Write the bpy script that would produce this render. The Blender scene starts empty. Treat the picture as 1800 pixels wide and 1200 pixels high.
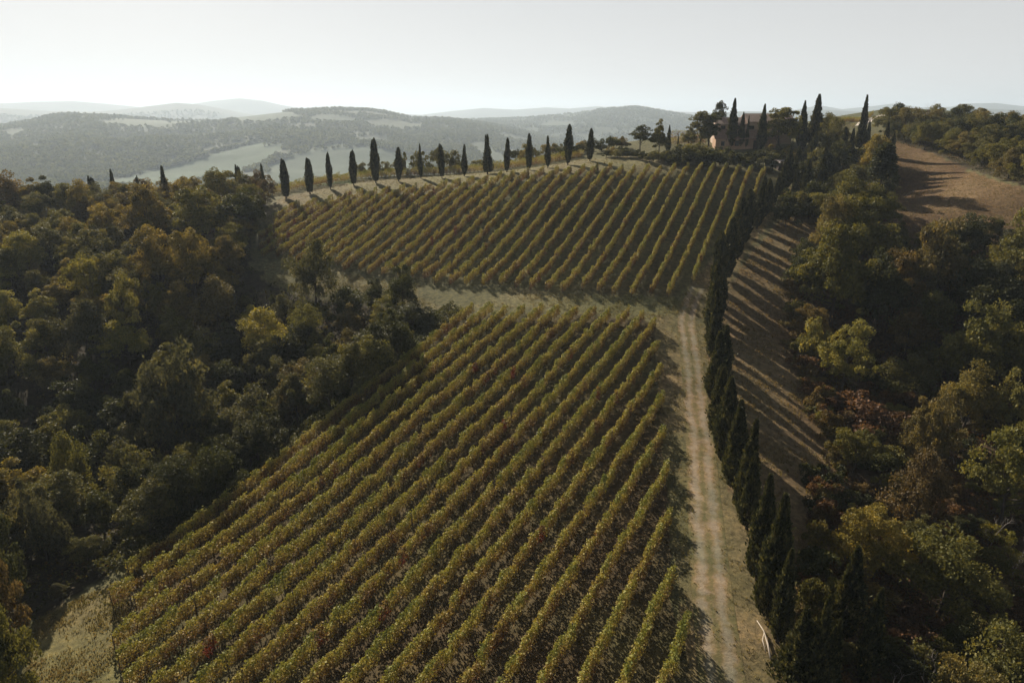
import bpy, math, random
import numpy as np

# ------------------------------------------------------------------ camera, world, sun, exposure
S = bpy.context.scene
C = S.collection
CZ = 38.0
PITCH = math.radians(18.4)
FPX = 1200.0                     # focal length in pixels of the 1800 px wide frame
SP, CP = math.sin(PITCH), math.cos(PITCH)

cam_d = bpy.data.cameras.new('camera')
cam_d.sensor_width = 36.0
cam_d.lens = 24.0
cam_d.clip_start = 0.5
cam_d.clip_end = 40000.0
cam = bpy.data.objects.new('camera', cam_d)
C.objects.link(cam)
cam.location = (0, 0, CZ)
cam.rotation_euler = (math.pi / 2 - PITCH, 0, 0)
S.camera = cam

SUN_AZ = math.radians(-29)       # measured from +Y towards +X
SUN_EL = math.radians(28)
world = bpy.data.worlds.new('World')
S.world = world
world.use_nodes = True
wn, wl = world.node_tree.nodes, world.node_tree.links
bg = wn['Background']
sky = wn.new('ShaderNodeTexSky')
sky.sky_type = 'NISHITA'
sky.sun_disc = False
sky.sun_elevation = SUN_EL
sky.sun_rotation = SUN_AZ
sky.air_density = 1.0
sky.dust_density = 0.8
sky.ozone_density = 1.5
hs = wn.new('ShaderNodeHueSaturation')
hs.inputs['Saturation'].default_value = 0.45
hs.inputs['Value'].default_value = 0.66
wl.new(sky.outputs[0], hs.inputs['Color'])
pale = wn.new('ShaderNodeMix')            # thin high overcast evens the clear sky out
pale.data_type = 'RGBA'
sky_dir = wn.new('ShaderNodeTexCoord'); sky_sep = wn.new('ShaderNodeSeparateXYZ'); low_sky = wn.new('ShaderNodeMapRange')
wl.new(sky_dir.outputs['Generated'], sky_sep.inputs[0]); wl.new(sky_sep.outputs['Z'], low_sky.inputs['Value'])
low_sky.inputs['From Min'].default_value = 0.0; low_sky.inputs['From Max'].default_value = 0.5
low_sky.inputs['To Min'].default_value = 0.93; low_sky.inputs['To Max'].default_value = 0.0
sun_side = wn.new('ShaderNodeVectorMath'); sun_side.operation = 'DOT_PRODUCT'      # the veil is brighter towards the sun
sun_side.inputs[1].default_value = (math.sin(SUN_AZ), math.cos(SUN_AZ), 0)
wl.new(sky_dir.outputs['Generated'], sun_side.inputs[0])
veil = wn.new('ShaderNodeMapRange'); veil.inputs['From Min'].default_value = -0.1; veil.inputs['From Max'].default_value = 0.35
veil.inputs['To Min'].default_value = 0.0; veil.inputs['To Max'].default_value = 1.0
wl.new(sun_side.outputs['Value'], veil.inputs['Value'])
veil_low = wn.new('ShaderNodeMath'); veil_low.operation = 'MULTIPLY'
wl.new(low_sky.outputs[0], veil_low.inputs[0]); wl.new(veil.outputs[0], veil_low.inputs[1])
wl.new(veil_low.outputs[0], pale.inputs[0])
pale.inputs[7].default_value = (9.5, 9.35, 9.25, 1)
wl.new(hs.outputs[0], pale.inputs[6])
wl.new(pale.outputs[2], bg.inputs['Color'])
bg.inputs['Strength'].default_value = 0.05

sun_d = bpy.data.lights.new('sun', 'SUN')
sun_d.energy = 5.0
sun_d.angle = math.radians(0.6)
sun_d.color = (1.0, 0.885, 0.73)
sun = bpy.data.objects.new('sun', sun_d)
C.objects.link(sun)
# lamp shines along its -Z: point it from the sun towards the scene
sun.rotation_euler = (math.pi / 2 - SUN_EL, 0, math.pi - SUN_AZ)
sun.location = (-60, 90, 150)

S.view_settings.view_transform = 'Standard'
S.view_settings.look = 'None'
S.view_settings.exposure = 0.75
S.view_settings.gamma = 1.0
S.cycles.volume_bounces = 1
S.cycles.max_bounces = 8
S.cycles.transparent_max_bounces = 8
HAZE_DENSITY = 0.000145

rng = np.random.default_rng(11)
random.seed(5)

# ------------------------------------------------------------------ numeric helpers
def vnoise(x, y, seed=0):
    """smooth lattice noise in -1..1"""
    x = np.asarray(x, float); y = np.asarray(y, float)
    xi, yi = np.floor(x), np.floor(y)
    fx, fy = x - xi, y - yi
    fx = fx * fx * (3 - 2 * fx); fy = fy * fy * (3 - 2 * fy)
    def h(a, b):
        v = np.sin(a * 127.1 + b * 311.7 + seed * 74.7) * 43758.5453
        return (v - np.floor(v)) * 2 - 1
    a = h(xi, yi) * (1 - fx) + h(xi + 1, yi) * fx
    b = h(xi, yi + 1) * (1 - fx) + h(xi + 1, yi + 1) * fx
    return a * (1 - fy) + b * fy

def fbm(x, y, seed=0, oct=4):
    t = 0; a = 1.0; s = 0
    for k in range(oct):
        t = t + a * vnoise(x * 2 ** k, y * 2 ** k, seed + k * 13)
        s += a; a *= 0.5
    return t / s

def den(py):
    return SP + CP * (py - 600.0) / FPX

def at(px, py, t):
    """world point at depth t along the ray through a photograph pixel"""
    u = (px - 900.0) / FPX; v = (py - 600.0) / FPX
    return np.array([u * t, (CP - v * SP) * t, CZ - (SP + v * CP) * t])

def project(x, y, z):
    zz = z - CZ
    d = y * CP - zz * SP
    d = np.where(d < 0.1, 0.1, d)
    return 900 + FPX * x / d, 600 + FPX * (-(y * SP + zz * CP)) / d

def inside(x, y, poly):
    x = np.asarray(x, float); y = np.asarray(y, float)
    r = np.zeros(np.broadcast(x, y).shape, bool)
    n = len(poly)
    for i in range(n):
        x0, y0 = poly[i]; x1, y1 = poly[(i + 1) % n]
        if y0 == y1: continue
        c = ((y0 > y) != (y1 > y)) & (x < (x1 - x0) * (y - y0) / (y1 - y0) + x0)
        r ^= c
    return r

# ------------------------------------------------------------------ the lie of the land
CTRL = [  # photograph pixel and depth in metres of bare ground
 (1215,1150,50.6),(1180,940,64.4),(1165,740,84.4),(1160,600,104.6),(1180,530,117.6),(220,1010,62.5),(450,860,73.9),
 (640,700,88.7),(830,545,112),(700,900,69.3),(900,700,89.4),(900,1190,49.2),(100,1150,54),
 (1185,520,119.8),(900,505,122),(650,480,129),(455,455,137),(900,400,142.3),(1255,400,145),(480,375,155),(900,302,168),(1297,305,170),
 (500,352,165),(580,334,168),(660,322,170),(777,313,172),(890,303,174),(998,290,176),(1037,283,177),(1120,290,172),
 (800,306,184),(650,311,184),(500,335,183),(580,321,183),(960,288,186),(800,305,196),(560,310,255),(1080,255,230),(950,275,215),(1300,262,205),(1395,258,205),(1190,268,200),(1300,300,180),(1370,318,172),
 (1450,215,290),(1530,215,300),(1560,202,370),(1195,245,260),(1575,252,215),(1800,332,150),(1690,290,180),(1650,330,170),(1580,340,178),(1700,420,140),
 (1560,420,141),(1800,430,135),(1800,600,108),(1800,800,88),(1800,1100,64),(1600,700,105),(1600,500,128),(1450,500,124),(1450,450,135),(1340,385,150),
 (1250,560,114.5),(1255,720,88.4),(1312,928,66),(1350,1090,54.5),(1400,640,102.5),(1470,860,77),(1500,1130,56.5),
 (50,385,160),(250,375,165),(400,370,162),(200,560,115),(300,800,88),(100,800,86),(0,1000,66),(50,600,108),(450,600,108),(600,560,115),(700,510,122),
 (1800,250,200),
]
PTS = [at(*c) for c in CTRL]
PTS += [np.array(p, float) for p in [
 (0,0,-1),(-60,10,-5),(60,10,-10),(0,-60,-2),(-160,60,-4),(150,60,-12),(-220,170,6),(-240,260,-20),(230,180,22),(-110,170,14.5),
 (-60,230,6),(-120,240,-8),(0,260,6),(40,280,18),(-60,320,-6),(60,340,14),(260,300,30),(160,400,30),(120,60,-9),(240,80,4),(200,420,22),(280,420,16),(0,420,-28),(-200,400,-36),(150,480,12)]]
PTS = np.array(PTS)

def _tps(r2):
    return 0.5 * r2 * np.log(r2 + 1e-9)
_n = len(PTS)
_xy = PTS[:, :2] / 100.0
_K = _tps(((_xy[:, None] - _xy[None]) ** 2).sum(-1)) + np.eye(_n) * 0.004
_Pm = np.hstack([np.ones((_n, 1)), _xy])
_A = np.vstack([np.hstack([_K, _Pm]), np.hstack([_Pm.T, np.zeros((3, 3))])])
_w = np.linalg.solve(_A, np.concatenate([PTS[:, 2], np.zeros(3)]))

def near_h(x, y):
    x = np.asarray(x, float) / 100.0; y = np.asarray(y, float) / 100.0
    z = _w[_n] + _w[_n + 1] * x + _w[_n + 2] * y
    for i in range(_n):
        z = z + _w[i] * _tps((x - _xy[i, 0]) ** 2 + (y - _xy[i, 1]) ** 2)
    return z

# distant ridges: (distance, front width, back width, silhouette in photograph pixels)
RIDGES = [
 (2900, 1800, 1300, [(-300,232),(0,224),(50,217),(100,204),(130,202),(170,204),(225,209),(300,213),(370,212),(440,204),(500,197),(560,195),(600,193),(650,195),(690,202),(720,208),(800,212),(870,222),(960,240),(1100,262),(1900,280)]),
 (4150, 1800, 1500, [(-300,260),(700,230),(780,212),(850,211),(920,209),(1000,201),(1060,193),(1120,189),(1160,196),(1220,206),(1300,212),(1500,222),(2100,230)]),
 (6200, 1900, 1800, [(-300,190),(0,190),(100,196),(160,197),(210,193),(260,187),(310,181),(350,184),(400,193),(450,203),(600,212),(1130,212),(1220,203),(1300,196),(1400,197),(1450,193),(1520,197),(1640,196),(1700,190),(1800,194),(2100,190)]),
 (8800, 2000, 2000, [(-300,182),(0,182),(60,179),(130,178),(190,183),(260,190),(320,186),(370,178),(420,173),(460,177),(500,186),(560,195),(740,202),(790,196),(850,190),(905,193),(960,189),(1000,191),(1050,187),(1090,190),(1180,196),(1300,200),(1400,193),(1440,185),(1480,192),(1540,186),(1570,182),(1620,189),(1670,188),(1700,182),(1750,181),(1800,187),(2100,184)]),
]
_RT = []
for R, wf, wb, sil in RIDGES:
    px = np.array([s[0] for s in sil], float); py = np.array([s[1] for s in sil], float)
    u = (px - 900) / FPX; v = (py - 600) / FPX
    az = np.arctan2(u, CP - v * SP)
    tanel = -(SP + v * CP) / np.hypot(u, CP - v * SP)
    _RT.append((R, wf, wb, az, tanel))

def far_h(x, y):
    r = np.hypot(x, y); az = np.arctan2(x, y)
    base = -78.0 + 12 * fbm(x / 260.0, y / 260.0, 3)
    h = base
    for k, (R, wf, wb, A, T) in enumerate(_RT):
        top = CZ + R * np.interp(az, A, T)
        rr = r + 100 * fbm(az * 14, r / 1500.0, 20 + k)
        d = rr - R
        p = np.where(d < 0, np.clip(1 + d / wf, 0, 1), np.clip(1 - d / wb, 0, 1))
        p = p * p * (3 - 2 * p)
        rough = 48 * fbm(x / 330.0, y / 330.0, 40 + k) * p * (1 - p) * 2.2
        h = np.maximum(h, base + (top - base) * p + rough)
    return h

def ground_z(x, y):
    x = np.asarray(x, float); y = np.asarray(y, float)
    r = np.hypot(x, y)
    far = far_h(x, y)
    edge = 330 + 130 * np.clip((np.arctan2(x, y) - 0.1) / 0.3, 0, 1)
    w = np.clip((r - edge) / 170.0, 0, 1); w = w * w * (3 - 2 * w)
    xn = np.clip(x, -420, 420); yn = np.clip(y, -120, 560)
    near = near_h(xn, yn)
    # the wood beside the lower vineyard stands in a gully
    ex, ey = (28.5 / 62.4, 55.5 / 62.4)
    q = (x + 35) * ex + (y - 52) * ey; side = -((x + 35) * ey - (y - 52) * ex)
    k = np.clip((side - 2.0) / 11.0, 0, 1); k = k * k * (3 - 2 * k)
    near = near - 4.5 * k * np.clip((q - 1) / 14, 0, 1) * np.clip((66 - q) / 22, 0, 1) * np.clip((46 - side) / 18, 0, 1)
    near = near + 0.25 * fbm(x / 9.0, y / 9.0, 7, 3)
    return near * (1 - w) + far * w

def gz(x, y):
    return float(ground_z(np.array([x]), np.array([y]))[0])

def ground(px, py, t0=34.0, t1=420.0):
    """first hit of a pixel ray with the ground; for a ray that just clears the crest, the crest below it"""
    t = t0 * (t1 / t0) ** (np.arange(700) / 699.0)
    u = (px - 900.0) / FPX; v = (py - 600.0) / FPX
    X, Y, Z = u * t, (CP - v * SP) * t, CZ - (SP + v * CP) * t
    b = Z < ground_z(X, Y)
    if not b.any():
        i = int(np.argmin(np.where((t < 240) | (t0 > 400), Z - ground_z(X, Y), 1e9)))
        return np.array([X[i], Y[i], float(ground_z(X[i:i+1], Y[i:i+1])[0])])
    i = max(1, int(np.argmax(b)))
    tt = np.linspace(t[i - 1], t[i], 40)
    X, Y, Z = u * tt, (CP - v * SP) * tt, CZ - (SP + v * CP) * tt
    b = Z < ground_z(X, Y)
    j = int(np.argmax(b)) if b.any() else 39
    return np.array([X[j], Y[j], float(ground_z(X[j:j+1], Y[j:j+1])[0])])

def gpoly(pix):
    return [tuple(ground(*p)[:2]) if len(p) == 2 else p[1:] for p in pix]

def height_to(base, py):
    """height of an upright thing standing at base whose top shows at pixel row py"""
    v = (py - 600.0) / FPX
    Y, Z = base[1], base[2] - CZ
    return (v * Y * CP - v * Z * SP + Y * SP + Z * CP) / (v * SP - CP)

# ------------------------------------------------------------------ mesh helpers
def mesh_np(name, verts, faces, mats, mi=None, face_attr=None, smooth=False):
    """faces: (m,k) int array, all faces with k corners"""
    me = bpy.data.meshes.new(name)
    verts = np.ascontiguousarray(verts, np.float32); faces = np.ascontiguousarray(faces, np.int32)
    m, k = faces.shape
    me.vertices.add(len(verts)); me.vertices.foreach_set('co', verts.ravel())
    me.loops.add(m * k); me.loops.foreach_set('vertex_index', faces.ravel())
    me.polygons.add(m); me.polygons.foreach_set('loop_start', np.arange(0, m * k, k, dtype=np.int32))
    if mi is not None: me.polygons.foreach_set('material_index', np.ascontiguousarray(mi, np.int32))
    me.polygons.foreach_set('use_smooth', np.full(m, smooth))
    for mt in mats: me.materials.append(mt)
    if face_attr:
        for an, vals in face_attr.items():
            a = me.attributes.new(an, 'FLOAT', 'FACE'); a.data.foreach_set('value', np.ascontiguousarray(vals, np.float32))
    me.update(calc_edges=True)
    return me

class MB:
    """collects boxes, tubes and sheets into one mesh"""
    def __init__(s): s.v = []; s.f = []; s.m = []
    def add(s, vs, fs, mi=0):
        o = len(s.v); s.v += [tuple(p) for p in vs]
        s.f += [tuple(i + o for i in f) for f in fs]; s.m += [mi] * len(fs)
    def box(s, x0, y0, z0, x1, y1, z1, mi=0):
        s.add([(x0,y0,z0),(x1,y0,z0),(x1,y1,z0),(x0,y1,z0),(x0,y0,z1),(x1,y0,z1),(x1,y1,z1),(x0,y1,z1)],
              [(0,3,2,1),(4,5,6,7),(0,1,5,4),(1,2,6,5),(2,3,7,6),(3,0,4,7)], mi)
    def tube(s, pts, rads, n=6, mi=0, cap=True):
        pts = [np.array(p, float) for p in pts]; rings = []
        for i, p in enumerate(pts):
            d = pts[min(i + 1, len(pts) - 1)] - pts[max(i - 1, 0)]
            d = d / (np.linalg.norm(d) + 1e-9)
            a = np.cross(d, (0, 0, 1) if abs(d[2]) < 0.9 else (1, 0, 0)); a /= np.linalg.norm(a); b = np.cross(d, a)
            rings.append([p + rads[i] * (math.cos(2 * math.pi * k / n) * a + math.sin(2 * math.pi * k / n) * b) for k in range(n)])
        vs = [q for r in rings for q in r]; fs = []
        for i in range(len(rings) - 1):
            for k in range(n):
                fs.append((i * n + k, i * n + (k + 1) % n, (i + 1) * n + (k + 1) % n, (i + 1) * n + k))
        if cap:
            fs.append(tuple(range(n))[::-1]); fs.append(tuple((len(rings) - 1) * n + k for k in range(n)))
        s.add(vs, fs, mi)
    def mesh(s, name, mats, smooth=False):
        me = bpy.data.meshes.new(name); me.from_pydata(s.v, [], s.f)
        for m in mats: me.materials.append(m)
        me.polygons.foreach_set('material_index', s.m)
        me.polygons.foreach_set('use_smooth', [smooth] * len(s.f))
        me.update(); return me

def link(name, me, parent=None):
    o = bpy.data.objects.new(name, me); C.objects.link(o)
    if parent is not None: o.parent = parent
    return o

def tag(o, label=None, cat=None, group=None, kind=None):
    if label: o['label'] = label
    if cat: o['category'] = cat
    if group: o['group'] = group
    if kind: o['kind'] = kind
    return o

def empty(name, loc, rz=0.0, sc=(1, 1, 1)):
    o = bpy.data.objects.new(name, None); C.objects.link(o)
    o.location = [float(a) for a in loc]; o.rotation_euler = (0, 0, rz); o.scale = sc
    o.empty_display_size = 0.5
    return o

_ONES = ['', 'first','second','third','fourth','fifth','sixth','seventh','eighth','ninth','tenth','eleventh','twelfth','thirteenth','fourteenth','fifteenth','sixteenth','seventeenth','eighteenth','nineteenth']
_TENS = {20:'twentieth',30:'thirtieth',40:'fortieth',50:'fiftieth',60:'sixtieth',70:'seventieth',80:'eightieth',90:'ninetieth'}
_TW = {2:'twenty',3:'thirty',4:'forty',5:'fifty',6:'sixty',7:'seventy',8:'eighty',9:'ninety'}
def ordn(n):
    if n < 20: return _ONES[n]
    if n % 10 == 0: return _TENS[n]
    return _TW[n // 10] + '-' + _ONES[n % 10]

# ------------------------------------------------------------------ materials
def new_mat(name):
    m = bpy.data.materials.new(name); m.use_nodes = True
    nt = m.node_tree
    for n in list(nt.nodes): nt.nodes.remove(n)
    out = nt.nodes.new('ShaderNodeOutputMaterial')
    return m, nt, out

def N(nt, kind, **kw):
    n = nt.nodes.new(kind)
    for k, v in kw.items():
        if k.startswith('i_'): n.inputs[k[2:].replace('_', ' ')].default_value = v
        else: setattr(n, k, v)
    return n

def mixc(nt, fac, a, b, blend='MIX'):
    n = nt.nodes.new('ShaderNodeMix'); n.data_type = 'RGBA'; n.blend_type = blend
    for sock, val in ((n.inputs[0], fac), (n.inputs[6], a), (n.inputs[7], b)):
        if hasattr(val, 'is_linked') or hasattr(val, 'links'): nt.links.new(val, sock)
        else: sock.default_value = val
    return n.outputs[2]

def math_n(nt, op, a, b=0.0):
    n = nt.nodes.new('ShaderNodeMath'); n.operation = op
    for sock, val in ((n.inputs[0], a), (n.inputs[1], b)):
        if hasattr(val, 'links'): nt.links.new(val, sock)
        else: sock.default_value = val
    return n.outputs[0]

def ramp(nt, fac, stops):
    r = nt.nodes.new('ShaderNodeValToRGB')
    e = r.color_ramp.elements
    while len(e) < len(stops): e.new(0.5)
    for el, (p, c) in zip(e, stops):
        el.position = p; el.color = (*c, 1)
    nt.links.new(fac, r.inputs[0])
    return r.outputs[0]

def leaf_material(name, stops, transl=0.28, objcol=True, rough=0.6, spec=0.12):
    """leaf colour from a per-leaf value, times the object's own colour"""
    m, nt, out = new_mat(name)
    a = N(nt, 'ShaderNodeAttribute', attribute_name='tint')
    col = ramp(nt, a.outputs['Fac'], stops)
    if objcol:
        oi = N(nt, 'ShaderNodeObjectInfo')
        col = mixc(nt, 1.0, col, oi.outputs['Color'], 'MULTIPLY')
    b = N(nt, 'ShaderNodeBsdfPrincipled'); b.inputs['Roughness'].default_value = rough
    b.inputs['Specular IOR Level'].default_value = spec
    nt.links.new(col, b.inputs['Base Color'])
    t = N(nt, 'ShaderNodeBsdfTranslucent')
    tc = mixc(nt, 1.0, col, (1.5, 1.35, 0.7, 1), 'MULTIPLY')
    nt.links.new(tc, t.inputs['Color'])
    mx = N(nt, 'ShaderNodeMixShader'); mx.inputs[0].default_value = transl
    nt.links.new(b.outputs[0], mx.inputs[1]); nt.links.new(t.outputs[0], mx.inputs[2])
    nt.links.new(mx.outputs[0], out.inputs['Surface'])
    return m

def plain_material(name, col, rough=0.8, noise=0.25, scale=3.0, metallic=0.0, spec=0.3):
    m, nt, out = new_mat(name)
    tc = N(nt, 'ShaderNodeTexCoord')
    nz = N(nt, 'ShaderNodeTexNoise'); nz.inputs['Scale'].default_value = scale; nz.inputs['Detail'].default_value = 6
    nt.links.new(tc.outputs['Object'], nz.inputs['Vector'])
    c = ramp(nt, nz.outputs['Fac'], [(0.25, tuple(x * (1 - noise) for x in col)), (0.75, tuple(min(1, x * (1 + noise)) for x in col))])
    b = N(nt, 'ShaderNodeBsdfPrincipled'); b.inputs['Roughness'].default_value = rough; b.inputs['Metallic'].default_value = metallic
    b.inputs['Specular IOR Level'].default_value = spec
    nt.links.new(c, b.inputs['Base Color'])
    nt.links.new(b.outputs[0], out.inputs['Surface'])
    return m

M_TREE = leaf_material('tree_leaves', [(0.0, (0.45, 0.5, 0.5)), (0.5, (0.95, 1.0, 1.0)), (0.85, (1.4, 1.3, 1.0)), (1.0, (1.8, 1.55, 1.05))])
M_CYP = leaf_material('cypress_sprays', [(0.0, (0.018, 0.023, 0.012)), (0.55, (0.06, 0.066, 0.03)), (1.0, (0.16, 0.145, 0.06))], transl=0.15, objcol=False, rough=0.6)
M_VINE = leaf_material('vine_leaves', [(0.0, (0.14, 0.165, 0.04)), (0.3, (0.29, 0.28, 0.07)), (0.5, (0.37, 0.30, 0.085)), (0.66, (0.22, 0.15, 0.06)), (0.85, (0.15, 0.085, 0.038)), (1.0, (0.19, 0.045, 0.025))], transl=0.2, objcol=False, spec=0.15)  # brown stops darkened further to paint shade on the row sides
M_BARK = plain_material('bark', (0.07, 0.055, 0.042), 0.9, 0.4, 5)
M_DEAD = plain_material('bare_branch', (0.26, 0.23, 0.2), 0.85, 0.25, 6)
M_POST = plain_material('grey_wood', (0.11, 0.09, 0.07), 0.85, 0.3, 8)
M_LOG = plain_material('pale_wood', (0.42, 0.36, 0.29), 0.8, 0.2, 6)

# ------------------------------------------------------------------ zones of the ground (world polygons)
LOWER_FIELD = gpoly([(221,1018),(520,795),(830,552),(1000,552),(1148,562),(1157,605),(1160,650),(1165,745),(1172,865),(1180,945),(1178,1050),(1207,1125),(1225,1290),(1230,1420),(330,1420),(258,1260),(242,1180),(226,1140),(230,1095),(224,1060)])
UPPER_FIELD = gpoly([(1186,521),(1216,497),(1279,425),(1328,362),(1352,318),(1345,306),(1240,297),(1150,302),(1050,300),(950,308),(850,320),(700,338),(600,350),(505,370),(462,410),(452,446),(560,466),(650,484),(780,498),(900,507),(1050,516)])
MID_STRIP = gpoly([(820,548),(730,520),(740,500),(650,490),(560,468),(470,455),(455,490),(520,515),(620,510),(700,530),(760,545),(1150,562),(1215,545),(1215,500),(1190,524),(1000,517),(900,508)])
RIDGE_STRIP = gpoly([(455,375),(500,346),(580,328),(700,314),(820,305),(940,294),(1040,279),(1120,275),(1200,288),(1300,298),(1390,310),(1370,330),(1340,306),(1240,299),(1150,303),(1050,303),(950,311),(850,323),(700,341),(600,353),(500,374),(470,400)])
LANE = gpoly([(1150,560),(1215,500),(1330,365),(1372,330),(1400,330),(1345,400),(1265,520),(1245,600),(1262,780),(1318,940),(1352,1110),(1395,1290),(1420,1420),(1230,1420),(1205,1125),(1180,945),(1165,745),(1157,605)])
SLOPE = gpoly([(1265,520),(1360,400),(1480,330),(1470,420),(1400,520),(1410,640),(1450,760),(1480,850),(1462,960),(1425,1060),(1415,1150),(1440,1420),(1410,1420),(1352,1110),(1318,940),(1262,780),(1245,600)])
BROWN_FIELD = gpoly([(1570,246),(1640,270),(1800,333),(1960,400),(1900,470),(1800,450),(1720,440),(1640,440),(1560,420),(1500,400),(1520,330),(1560,290)])
LEFT_GRASS = gpoly([(40,1120),(70,1085),(140,1050),(221,1020),(224,1060),(230,1140),(258,1260),(330,1420),(60,1420)])
LEFT_WOOD = gpoly([(-350,1150),(0,1110),(60,1090),(130,1045),(215,985),(330,880),(480,765),(640,645),(760,555),(700,545),(560,525),(480,495),(440,470),(440,410),(458,374),('w',-60,171),('w',-95,174),('w',-135,172),('w',-160,150),('w',-165,110),('w',-120,70)])
RIGHT_WOOD = gpoly([(1490,330),(1570,330),(1560,420),(1640,440),(1720,440),(1800,450),(1900,470),(2250,600),(2250,1400),(1440,1420),(1418,1150),(1428,1060),(1465,960),(1483,850),(1450,760),(1410,640),(1400,520),(1440,430)])
HILL_WOOD = gpoly([(1572,250),(1640,268),(1800,328),(1960,392),('w',142,150),('w',160,190),('w',168,232),('w',150,250),('w',128,248)])
BACK_GREEN = gpoly([(450,335),(500,320),(620,322),(620,292),(540,290),(430,300)])

def zone_of(x, y):
    return None

def far_fields():
    """land use on the near distant hill, traced on the hillside"""
    polys = []
    for pix, col in [
        ([(140,330),(250,300),(360,276),(455,248),(500,256),(470,285),(430,300),(330,330)], (0.15, 0.22, 0.075)),
        ([(470,292),(520,268),(600,252),(640,258),(700,270),(740,290),(700,320),(480,330)], (0.17, 0.21, 0.09)),
        ([(355,262),(400,254),(450,242),(455,247),(400,262),(360,272)], (0.30, 0.27, 0.13)),
        ([(640,213),(700,212),(750,218),(740,224),(690,226),(650,222)], (0.30, 0.28, 0.14)),
        ([(560,202),(610,206),(640,212),(600,216),(540,212)], (0.2, 0.22, 0.1)),
        ([(715,206),(760,206),(760,211),(720,212)], (0.28, 0.26, 0.14)),
        ([(825,252),(850,250),(880,270),(900,290),(860,290)], (0.28, 0.27, 0.15)),
        ([(0,232),(30,226),(50,232),(20,240)], (0.22, 0.22, 0.10)),
        ([(380,206),(440,202),(520,202),(560,208),(480,214),(420,214)], (0.17, 0.2, 0.09)),
    ]:
        w = []
        for a, b in pix:
            p = ground(a, b, 800, 7000); w.append((p[0], p[1]))
        polys.append((w, col))
    return polys
FAR_FIELDS = far_fields()

# ------------------------------------------------------------------ ground sheet
def build_terrain():
    na = 620
    az = np.radians(np.concatenate([np.linspace(-100, -42, 90, endpoint=False), np.linspace(-42, 42, na - 180), np.linspace(42, 100, 91)[1:]]))
    r = np.concatenate([[0.5, 4, 8, 12, 16, 20, 24, 28], 31 * (14500 / 31.0) ** (np.linspace(0, 1, 500))])
    A, R = np.meshgrid(az, r)
    X = R * np.sin(A); Y = R * np.cos(A)
    Z = ground_z(X, Y)
    V = np.stack([X, Y, Z], -1).reshape(-1, 3)
    nr, nc = len(r), len(az)
    i = np.arange(nr * nc).reshape(nr, nc)
    F = np.stack([i[:-1, :-1], i[:-1, 1:], i[1:, 1:], i[1:, :-1]], -1).reshape(-1, 4)[:, ::-1]
    x, y = V[:, 0], V[:, 1]
    rr = np.hypot(x, y)
    wx = x + 0.9 * fbm(x / 2.2, y / 2.2, 61, 3) + 0.0; wy = y + 0.9 * fbm(x / 2.2, y / 2.2, 71, 3)
    col = np.tile(np.array([0.12, 0.115, 0.055]), (len(V), 1))
    n1 = fbm(x / 14, y / 14, 81, 4)[:, None]; n2 = fbm(x / 4, y / 4, 91, 3)[:, None]
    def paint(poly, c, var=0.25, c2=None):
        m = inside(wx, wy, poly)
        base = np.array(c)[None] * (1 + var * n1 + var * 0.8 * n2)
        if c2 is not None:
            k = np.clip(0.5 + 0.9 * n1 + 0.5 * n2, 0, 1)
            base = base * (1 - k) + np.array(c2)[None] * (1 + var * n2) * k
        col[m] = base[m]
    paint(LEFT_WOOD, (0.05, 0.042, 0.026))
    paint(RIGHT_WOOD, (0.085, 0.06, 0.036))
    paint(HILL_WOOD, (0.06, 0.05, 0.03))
    paint(SLOPE, (0.225, 0.158, 0.088), 0.3, (0.15, 0.12, 0.062))
    paint(BROWN_FIELD, (0.12, 0.076, 0.042), 0.3, (0.145, 0.1, 0.052))
    paint(LANE, (0.14, 0.13, 0.06), 0.2, (0.22, 0.165, 0.088))
    paint(MID_STRIP, (0.155, 0.15, 0.066), 0.2, (0.19, 0.165, 0.085))
    paint(RIDGE_STRIP, (0.2, 0.165, 0.09), 0.18, (0.16, 0.15, 0.07))
    paint(LOWER_FIELD, (0.105, 0.078, 0.043), 0.35, (0.085, 0.078, 0.036))
    paint(UPPER_FIELD, (0.12, 0.105, 0.052), 0.25, (0.105, 0.105, 0.045))
    paint(LEFT_GRASS, (0.18, 0.15, 0.07), 0.18, (0.14, 0.13, 0.055))
    paint(BACK_GREEN, (0.11, 0.14, 0.05), 0.15)
    far = rr > 430
    fw = np.array([0.065, 0.08, 0.044])[None] * (1 + 0.5 * fbm(x / 110, y / 110, 5, 4)[:, None])  # hill colour lightened to stand in for part of the haze
    meadow = np.clip(fbm(x / 560, y / 560, 9, 3) * 3 - 0.9, 0, 1)[:, None]
    fcol = fw * (1 - meadow) + np.array([0.06, 0.085, 0.045])[None] * meadow
    k = np.clip((rr - 330) / 150, 0, 1)[:, None]
    col = np.where(far[:, None], fcol, col * (1 - k) + fcol * k)
    for poly, c in FAR_FIELDS:
        m = inside(x, y, poly); col[m] = (np.array(c)[None] * 0.22 + np.array([0.012, 0.032, 0.02])[None]) * (1 + 0.2 * n1[m])
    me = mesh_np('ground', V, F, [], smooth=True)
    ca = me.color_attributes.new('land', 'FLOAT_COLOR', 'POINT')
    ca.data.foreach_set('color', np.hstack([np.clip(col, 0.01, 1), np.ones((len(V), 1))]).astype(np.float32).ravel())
    m, nt, out = new_mat('ground')
    at_ = N(nt, 'ShaderNodeAttribute', attribute_name='land')
    c = ground_detail(nt, at_.outputs['Color'])
    finish_ground(nt, out, c)
    me.materials.append(m)
    o = link('ground', me); tag(o, 'dry grass and bare soil hillside running down to the valley', 'ground', kind='structure')
    return o

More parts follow.
